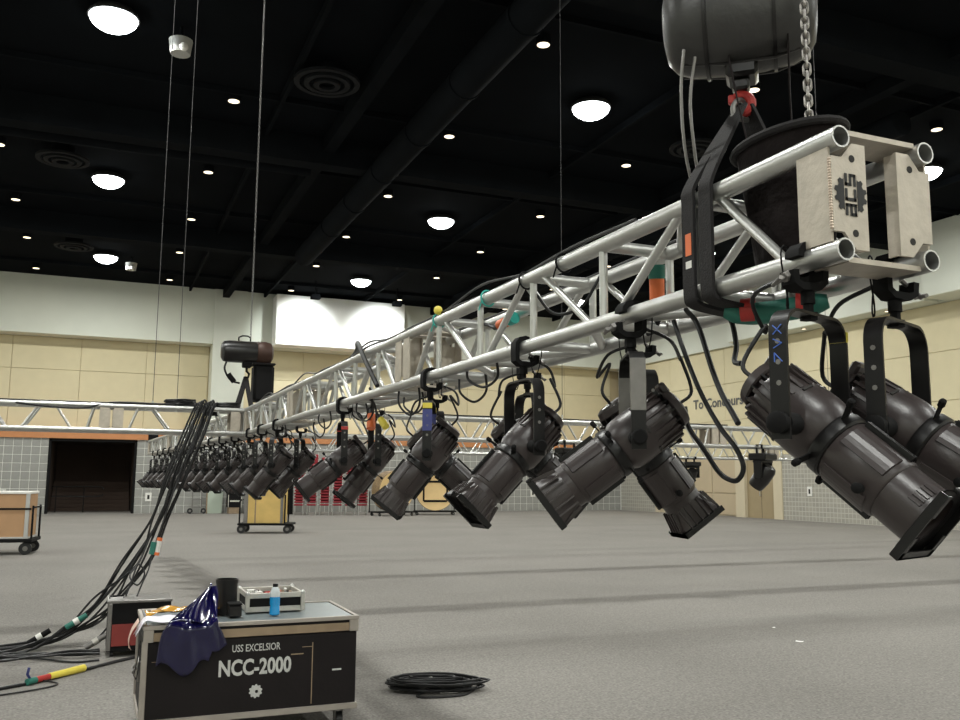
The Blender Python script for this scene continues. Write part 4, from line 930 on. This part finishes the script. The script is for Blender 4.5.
for k in range(40):
    a = 2 * math.pi * k / 40; rr = .042 if k % 4 in (1, 2) else .035; pts.append((rr * math.cos(a), rr * math.sin(a)))
part('cog_emblem', MB().prism(pts, (.985, fy, .285), (1, 0, 0), (0, 0, 1), (0, -.0012, 0)), 'printwhite', bdy, 0, 'white cog emblem')
hl = MB(); hl.prism([(.010 * math.cos(2 * math.pi * k / 10), .010 * math.sin(2 * math.pi * k / 10)) for k in range(10)], (.991, fy - .0012, .283), (1, 0, 0), (0, 0, 1), (0, -.0008, 0)); part('cog_mark', hl, 'casebrown', bdy, 0)
part('scratch', MB().box(1.335, 1.341, fy - .001, fy, .18, .56).box(1.27, 1.34, fy - .001, fy, .533, .537), 'woodtrim', bdy, 0); part('scratch', MB().box(1.47, 1.53, fy - .001, fy, .375, .386), 'printwhite', bdy, 0)
part('scratch', MB().box(.36, .62, fy - .001, fy, .50, .503).box(1.20, 1.28, fy - .001, fy, .49, .497), 'woodtrim', bdy, 0)
ZTOP = .717
# gel sheets
def sheet(fn, nu, nv, m, label, name='gel_sheet', th=.0012):
    mb = MB().grid(fn, nu, nv); o = single(name, mb, m, label, 'gel sheet', None, 60)
    md = o.modifiers.new('thickness', 'SOLIDIFY'); md.thickness = th; return o
def nz(a, b, k): return math.sin(a * 5.1 + k) * math.cos(b * 4.3 + k * 1.7) * .5 + math.sin(a * 11 + b * 7 + k * 2.3) * .25
def blue(u, v):                                              # v: 0 hanging hem -> 1 apex
    wd_ = (.36 * (1 - v) ** .8 + .05); cx = .58 + .13 * max(0, v - .35) / .65
    x = cx + (u - .5) * wd_ + .03 * nz(u, v, 1)
    hem = .47 + .06 * math.sin(u * 9 + 1) * math.sin(u * 4) + .05 * abs(u - .4) + (.07 if u > .8 else 0)
    if v < .45: z = hem + v / .45 * (.725 - hem); y = YA - .030 - .030 * abs(nz(u * 2.2, v * .6, 2)) * (1 - v * 1.2)
    else:
        t_ = (v - .45) / .55; z = .725 + .20 * t_ ** 1.1; y = YA - .02 + .20 * t_ + .045 * math.sin(u * 9 + t_ * 2) * (1 - t_ * .7) * (t_ > .05) + .012
    return Vector((x, y, z + .02 * nz(u * 1.4, v * 1.3, 4) * (1 if v > .1 else .5)))
sheet(blue, 22, 26, 'gelblue', 'deep blue glossy gel sheet standing up and draped over the road case front')
def white(u, v):
    x = .255 + .30 * u + .012 * nz(u, v, 3); y = 5.90 + .20 * v + .03 * u; z = ZTOP + .022 + .016 * nz(u, v, 5) + .012 * (1 - u)
    if u < .18: z -= (0.18 - u) * .5
    return Vector((x, y, max(z, ZTOP + .004) if x > .29 else z))
sheet(white, 18, 12, 'gelwhite', 'white curled gel sheet lying on the left end of the road case')
def peach(u, v):
    t_ = u; x = .282 - .05 * math.sin(t_ * 2.2) ; z = ZTOP + .03 - .17 * t_; y = 5.93 + .15 * v + .02 * t_
    return Vector((x - .012 * nz(u, v, 2) * t_ - .006, y, z))
sheet(peach, 12, 10, 'gelpeach', 'peach gel sheet hanging down the left side of the road case')
def amber(u, v):
    return Vector((.33 + .44 * u + .015 * nz(u, v, 1), 6.18 + .24 * v + .02 * nz(u, v, 7), ZTOP + .034 + .026 * nz(u * 1.6, v * 1.6, 2) + .014 * u))
sheet(amber, 22, 14, 'gelamber', 'crumpled amber gel sheet behind the white and blue ones')
# snoot
sn = thing('light_snoot', 'black cylindrical snoot standing on the road case beside the blue gel', 'snoot', (.83, 6.30, ZTOP))
v_ = []; n = 24
for (z, r_) in ((ZTOP, .070), (ZTOP + .225, .070), (ZTOP + .225, .066), (ZTOP + .01, .066)): v_ += [(.83 + r_ * math.cos(2 * math.pi * k / n), 6.30 + r_ * math.sin(2 * math.pi * k / n), z) for k in range(n)]
part('tube', MB().add(v_, [(i * n + k, i * n + (k + 1) % n, (i + 1) * n + (k + 1) % n, (i + 1) * n + k) for i in range(3) for k in range(n)] + [tuple(range(3 * n, 4 * n))]), 'blackpaint', sn)
part('rim_band', MB().ring(.069, .074, ZTOP + .2, ZTOP + .225, 24, (.83, 6.30, 0)), 'blackpaint', sn)
bt = thing('battery_box', 'small glossy black box lying in front of the snoot', 'box', (.865, 6.17, ZTOP))
part('body', MB().bbox(.825, .905, 6.10, 6.22, ZTOP, ZTOP + .075, .008), 'hoistblack', bt); part('lid', MB().bbox(.822, .908, 6.097, 6.223, ZTOP + .075, ZTOP + .088, .004), 'blackmatt', bt)
# small open flight case
fc = thing('flight_case', 'small silver-edged flight case without lid, full of small parts', 'case', (1.15, 6.47, ZTOP))
a0, a1, b0, b1, z0, z1 = .965, 1.335, 6.28, 6.66, ZTOP + .002, ZTOP + .125
part('base_board', MB().box(a0, a1, b0, b1, z0, z0 + .008), 'blackmatt', fc)
for (p0, p1, q0, q1) in ((a0, a1, b0, b0 + .01), (a0, a1, b1 - .01, b1), (a0, a0 + .01, b0, b1), (a1 - .01, a1, b0, b1)):
    part('side_panel', MB().box(p0, p1, q0, q1, z0, z1 - .002), 'blackmatt', fc)
    for zz0, zz1 in ((z0, z0 + .034), (z1 - .034, z1)): part('edge_trim', MB().bbox(p0 - .003, p1 + .003, q0 - .003, q1 + .003, zz0, zz1, .002), 'silver', fc)
for x in (a0, a1):
    for y in (b0, b1): part('corner_ball', MB().ball((x, y, z1 - .004), .017, 10, 6), 'brightsteel', fc); part('corner_post', MB().bbox(x - .014, x + .014, y - .014, y + .014, z0, z1 - .01, .003), 'silver', fc)
jm = MB(); rj = random.Random(3)
jr = {m: MB() for m in ('red', 'whitepart', 'woodtrim', 'greymetal')}
for k in range(46):
    m = list(jr)[k % 4]; x, y = rj.uniform(a0 + .05, a1 - .05), rj.uniform(b0 + .05, b1 - .05); z = z1 - .05 + rj.uniform(0, .035)
    Mx = Matrix.Translation((x, y, z)) @ Matrix.Rotation(rj.uniform(0, 3), 4, 'Z') @ Matrix.Rotation(rj.uniform(-.4, .4), 4, 'X'); jr[m].box(-.03, .03, -.009, .009, -.008, .008, Mx)
part('filling', MB().box(a0 + .012, a1 - .012, b0 + .012, b1 - .012, z0 + .008, z1 - .055), 'blackmatt', fc)
for m, mb in jr.items():
    o = single('small_parts', mb, m, {'red': 'red small parts heaped in the open flight case', 'whitepart': 'white small parts heaped in the open flight case', 'woodtrim': 'brown small parts heaped in the open flight case', 'greymetal': 'grey metal small parts heaped in the open flight case'}[m], 'small parts', None, 0); o['kind'] = 'stuff'
bo = thing('drink_bottle', 'clear plastic bottle half full of bright blue drink on the road case', 'bottle', (1.12, 6.13, ZTOP))
part('drink', MB().lathe([(ZTOP, .028), (ZTOP + .006, .034), (ZTOP + .05, .033), (ZTOP + .06, .031), (ZTOP + .07, .034), (ZTOP + .118, .034)], 'Z', 20, (1.12, 6.13, 0)), 'bottleblue', bo)
part('upper', MB().lathe([(ZTOP + .118, .034), (ZTOP + .150, .033), (ZTOP + .172, .022), (ZTOP + .182, .016)], 'Z', 20, (1.12, 6.13, 0)), 'bottleclear', bo); part('cap', MB().lathe([(ZTOP + .180, .017), (ZTOP + .200, .017)], 'Z', 16, (1.12, 6.13, 0)), 'blackmatt', bo)
# small floor rack behind
fr = thing('floor_rack', 'small black rack case with red lower panel on the carpet', 'case', (.42, 9.2, 0))
part('body', MB().bbox(.15, .69, 9.0, 9.42, .05, .475, .006), 'blackmatt', fr); part('lid_rim', MB().bbox(.14, .70, 8.99, 9.43, .475, .50, .004), 'greymetal', fr)
part('front_panel', MB().box(.19, .68, 8.985, 9.001, .10, .29), 'redpanel', fr, label='dark red panel'); part('edge_trim', MB().bbox(.148, .185, 8.985, 9.0, .06, .475, .003), 'greymetal', fr)
part('handle', MB().tube([(.16, 9.1, .51), (.16, 9.1, .53), (.28, 9.1, .53), (.28, 9.1, .51)], .008, 6), 'blackmatt', fr)
for x in (.2, .62):
    for y in (9.06, 9.36): part('caster', MB().lathe([(-.015, .008), (-.015, .026), (.015, .026), (.015, .008)], 'X', 14, (x, y, .0265)), 'rubber', fr)
# loose coil of cable
cc = coil((2.47, 6.78, 0), .37, .19, 24, .0085, 'loose black cable coil lying alone on the carpet beside the road case', .09, R(-20), 5, .8)
part('loose_end', MB().tube(spline([(2.75, 6.62, .01), (2.6, 6.5, .01), (2.35, 6.52, .01), (2.28, 6.6, .01), (2.4, 6.68, .02)], 6), .0085, 6), 'cableblack', cc); part('tie', MB().bbox(2.44, 2.475, 6.74, 6.80, .07, .095, .004), 'whitepart', cc)
for k, (x, y, a, s_) in enumerate(((7.02, 8.22, .3, .045), (6.66, 7.42, -1.0, .075))):
    c_, n_ = math.cos(a), math.sin(a); mb = MB()
    mb.grid(lambda u, v: Vector((x + (u - .5) * s_ * c_ - (v - .5) * s_ * .5 * n_, y + (u - .5) * s_ * n_ + (v - .5) * s_ * .5 * c_, .004 + .01 * (u - .5) ** 2 + .004 * v)), 4, 3)
    o = single('paper_scrap', mb, 'paper', ('tiny white paper scrap on the open carpet', 'larger white paper scrap on the open carpet')[k], 'paper', None, 0); o.modifiers.new('thickness', 'SOLIDIFY').thickness = .0006

# ------------------------------------------------------------------ carts and crates
def wheel(t, x, y, r, w_=.05, name='caster'):
    c = lpart(name, MB().lathe([(-w_ / 2, r * .3), (-w_ / 2, r * .95), (-w_ * .3, r), (w_ * .3, r), (w_ / 2, r * .95), (w_ / 2, r * .3)], 'Y', 18, (x, y, r)), 'rubber', t)
    lpart('hub', MB().lathe([(-w_ / 2 - .006, .02), (-w_ / 2 - .006, r * .4), (w_ / 2 + .006, r * .4), (w_ / 2 + .006, .02)], 'Y', 12, (x, y, r)), 'greymetal', c); return c
lc = thing('cargo_cart', 'black steel flatbed cart under the brown grey-edged crate', 'cart', (-2.20, 21.95, 0), R(-6))
lpart('bed', MB().bbox(-1.05, 1.05, -.55, .55, .26, .33, .01), 'blackmatt', lc)
for x in (-.92, .92):
    for y in (-.45, .45): wheel(lc, x, y, .13); lpart('post', MB().tube([(x + (.1 if x > 0 else -.1), y, .3), (x + (.1 if x > 0 else -.1), y, 1.02)], .022, 8), 'blackmatt', lc)
for y in (-.45, .45): lpart('rail', MB().tube([(1.02, y, .98), (1.02, y * .2, .98)], .02, 8), 'blackmatt', lc)
cr = thing('shipping_crate', 'brown shipping crate with grey edges and pale label on a black cart', 'crate', (-2.20, 21.95, .332), R(-6))
lpart('panel', MB().bbox(-.95, .95, -.46, .46, .0, .93, .01), 'cartbrown', cr)
for x in (-.95, .87): lpart('edge', MB().bbox(x, x + .08, -.475, -.38, 0, .93, .006), 'crategrey', cr)
lpart('lid', MB().bbox(-.97, .97, -.48, .48, .93, .985, .01), 'whitepart', cr); lpart('skirt', MB().bbox(-.97, .97, -.48, .48, -.0, .04, .006), 'crategrey', cr)
lpart('strap', MB().box(-.97, .99, -.486, -.478, .60, .64), 'blackmatt', cr); lpart('label_sheet', MB().box(.0, .2, -.476, -.47, .52, .8), 'cratelabel', cr); lpart('loose_board', MB().bbox(-.5, .35, -.1, .2, .986, 1.02, .006), 'crategrey', cr)
yc_ = thing('cargo_cart', 'black steel flatbed cart under the yellow plywood crate', 'cart', (4.78, 28.05, 0), R(-18))
lpart('bed', MB().bbox(-.78, .82, -.5, .5, .24, .30, .01), 'blackmatt', yc_)
for x in (-.68, .68):
    for y in (-.4, .4): wheel(yc_, x, y, .125)
for y in (-.44, .44): lpart('post', MB().tube([(-.73, y, .28), (-.73, y, .95), (-.73, y * .5, .99)], .025, 8), 'blackmatt', yc_); lpart('post', MB().tube([(.60, y, .28), (.60, y, 1.15)], .025, 8), 'blackmatt', yc_)
ycr = thing('plywood_crate', 'yellow plywood crate with yellow tape on a black cart', 'crate', (4.78, 28.05, .302), R(-18))
lpart('box', MB().bbox(-.58, .56, -.40, .44, 0, 1.12, .01), 'cratewood', ycr); lpart('lid', MB().bbox(-.60, .58, -.42, .46, 1.12, 1.16, .008), 'whitepart', ycr)
lpart('corner_tape', MB().bbox(.47, .60, -.425, .47, 1.0, 1.22, .02), 'cratetape', ycr); lpart('strap', MB().box(-.3, -.26, -.405, -.4, 0, 1.12), 'woodtrim', ycr); lpart('batten', MB().bbox(-.62, -.5, -.43, -.38, 0, 1.1, .006), 'greymetal', ycr); lpart('batten', MB().bbox(.46, .54, -.43, -.38, 0, 1.1, .006), 'greymetal', ycr)

# ------------------------------------------------------------------ along the back wall
def chair_proto():
    t = thing('banquet_chair', 'red padded banquet chair in a tall stack by the back wall', 'chair', (0, 0, 0), 0, 'stacked red chairs')
    lpart('seat', MB().bbox(-.22, .22, -.24, .22, .42, .50, .03), 'chairred', t); lpart('backrest', MB().bbox(-.21, .21, .20, .27, .56, .95, .03), 'chairred', t)
    for x in (-.2, .2):
        lpart('leg', MB().tube([(x, -.2, 0), (x, -.18, .43)], .013, 6), 'brightsteel', t); lpart('leg', MB().tube([(x, .26, 0), (x, .22, .45), (x, .25, .92)], .013, 6), 'brightsteel', t)
    return t
cp = chair_proto(); first = True
for i, (x, y, nst) in enumerate(((8.55, 41.7, 14), (9.12, 41.6, 15), (9.69, 41.5, 14), (10.26, 41.4, 13), (10.83, 41.3, 13), (11.4, 41.2, 13))):
    for k in range(nst):
        c = cp if first else copy_tree(cp); first = False
        c.location = (x + .01 * (k % 2), y - .02 * k * .3, .13 * k); c.rotation_euler.z = R(-18 + 2 * i)
def table_cart(x, y, n, rz, label, barred):
    t = thing('table_cart', 'low black ' + label, 'cart', (x, y, 0), rz)
    lpart('deck', MB().bbox(-1.0, 1.0, -.45, .45, .14, .2, .01), 'blackmatt', t)
    for a in (-.85, .85):
        for b in (-.35, .35): wheel(t, a, b, .07, .04)
    for a in (-.95, .95): lpart('upright', MB().tube([(a, .40, .18), (a, .40, 1.1)], .025, 8), 'blackmatt', t)
    for k in range(n):
        tt = thing('round_table', 'round plywood folding table standing on edge on a cart, ' + ('dark leg frames showing' if barred else 'blank face showing'), 'table', (0, 0, 0), rz, 'round tables on edge ' + ('with frames' if barred else 'without frames'))
        Mz = Matrix.Rotation(rz, 4, 'Z'); p = Mz @ Vector((0, -.36 + .095 * k, .202)); tt.location = (x + p.x, y + p.y, p.z)
        lpart('top', MB().lathe([(-.012, .89), (-.016, .9), (.016, .9), (.012, .89)], 'Y', 40, (0, 0, .918)), 'plywood', tt)
        lpart('edge_band', MB().tube([(.905 * math.cos(2 * math.pi * q / 40), 0, .918 + .905 * math.sin(2 * math.pi * q / 40)) for q in range(40)], .017, 6, closed=True), 'woodtrim', tt)
        if barred or k:
            for zz in (.45, 1.35): lpart('leg_frame', MB().bbox(-.55, .55, -.035, -.012, zz - .05, zz + .05, .008), 'blackmatt', tt)
            for xx in (-.55, .55): lpart('leg_frame', MB().bbox(xx - .04, xx + .04, -.035, -.012, .45, 1.35, .008), 'blackmatt', tt)
table_cart(12.45, 39.9, 8, R(14), 'table cart carrying eight round plywood tables', False)
table_cart(14.75, 40.5, 3, R(-17), 'table cart carrying three round plywood tables', True)
# assorted kit against the wall
ht = thing('hand_truck', 'thin upright hand truck against the block wall', 'hand truck', (4.3, 44.2, 0))
for x in (-.2, .2): lpart('upright', MB().tube([(x, 0, .1), (x, .06, 1.35)], .025, 8), 'greymetal', ht); wheel(ht, x * 1.5, 0, .13)
for z in (.3, .65, 1.0, 1.34): lpart('rung', MB().tube([(-.2, z * .04, z), (.2, z * .04, z)], .02, 6), 'greymetal', ht)
lpart('toe_plate', MB().box(-.25, .25, -.3, 0, .02, .05), 'greymetal', ht)
ps = thing('panel_sheet', 'pale green sheet leaning upright against the block wall', 'panel', (5.1, 44.4, 0))
lpart('board', MB().prism([(-.3, 0), (.35, 0), (.42, 1.3), (.2, 1.65), (-.3, 1.6)], (0, 0, 0), (1, 0, 0), (0, .12, 1), (0, .06, 0)), 'palegreen', ps); lpart('edge', MB().prism([(-.36, 0), (-.3, 0), (-.3, 1.6), (-.36, 1.55)], (0, -.01, 0), (1, 0, 0), (0, .12, 1), (0, .08, 0)), 'woodtrim', ps)
def rack(x, y, wd, hd, label, rows, base=None):
    t = thing('equipment_rack', label, 'rack', (x, y, 0)); z0 = .12
    if base: lpart('base_box', MB().bbox(-wd * .42, wd * .42, -.3, .3, 0, .3, .01), base, t); z0 = .3
    else:
        for a in (-wd * .35, wd * .35): wheel(t, a, -.2, .06, .04); wheel(t, a, .2, .06, .04)
    lpart('body', MB().bbox(-wd / 2, wd / 2, -.32, .32, z0, hd, .01), 'blackmatt', t)
    for k in range(rows): z = z0 + (hd - z0) * (k + .6) / rows; lpart('front_strip', MB().box(-wd * .36, wd * .36, -.33, -.32, z - .035, z + .035), 'silver', t)
    for a in (-wd / 2, wd / 2 - .03): lpart('edge_trim', MB().box(a, a + .03, -.33, -.32, z0, hd), 'silver', t)
rack(5.95, 44.0, .62, 1.75, 'black equipment rack with three silver strips standing on a wooden base', 3, 'woodtrim')
rack(7.0, 44.2, .75, 1.55, 'plain black flight rack with silver edges behind the yellow crate', 0)
rack(7.75, 44.2, .7, 1.6, 'black flight rack with one silver strip near the red chairs', 1)
pt = thing('stacked_panels', 'dark panel sheets leaning beside the red chairs', 'panel', (8.1, 42.6, 0))
for k in range(3): lpart('sheet', MB().box(-.5 + .05 * k, .35, .1 * k, .1 * k + .05, 0, 1.9 - .1 * k), 'blackmatt', pt)
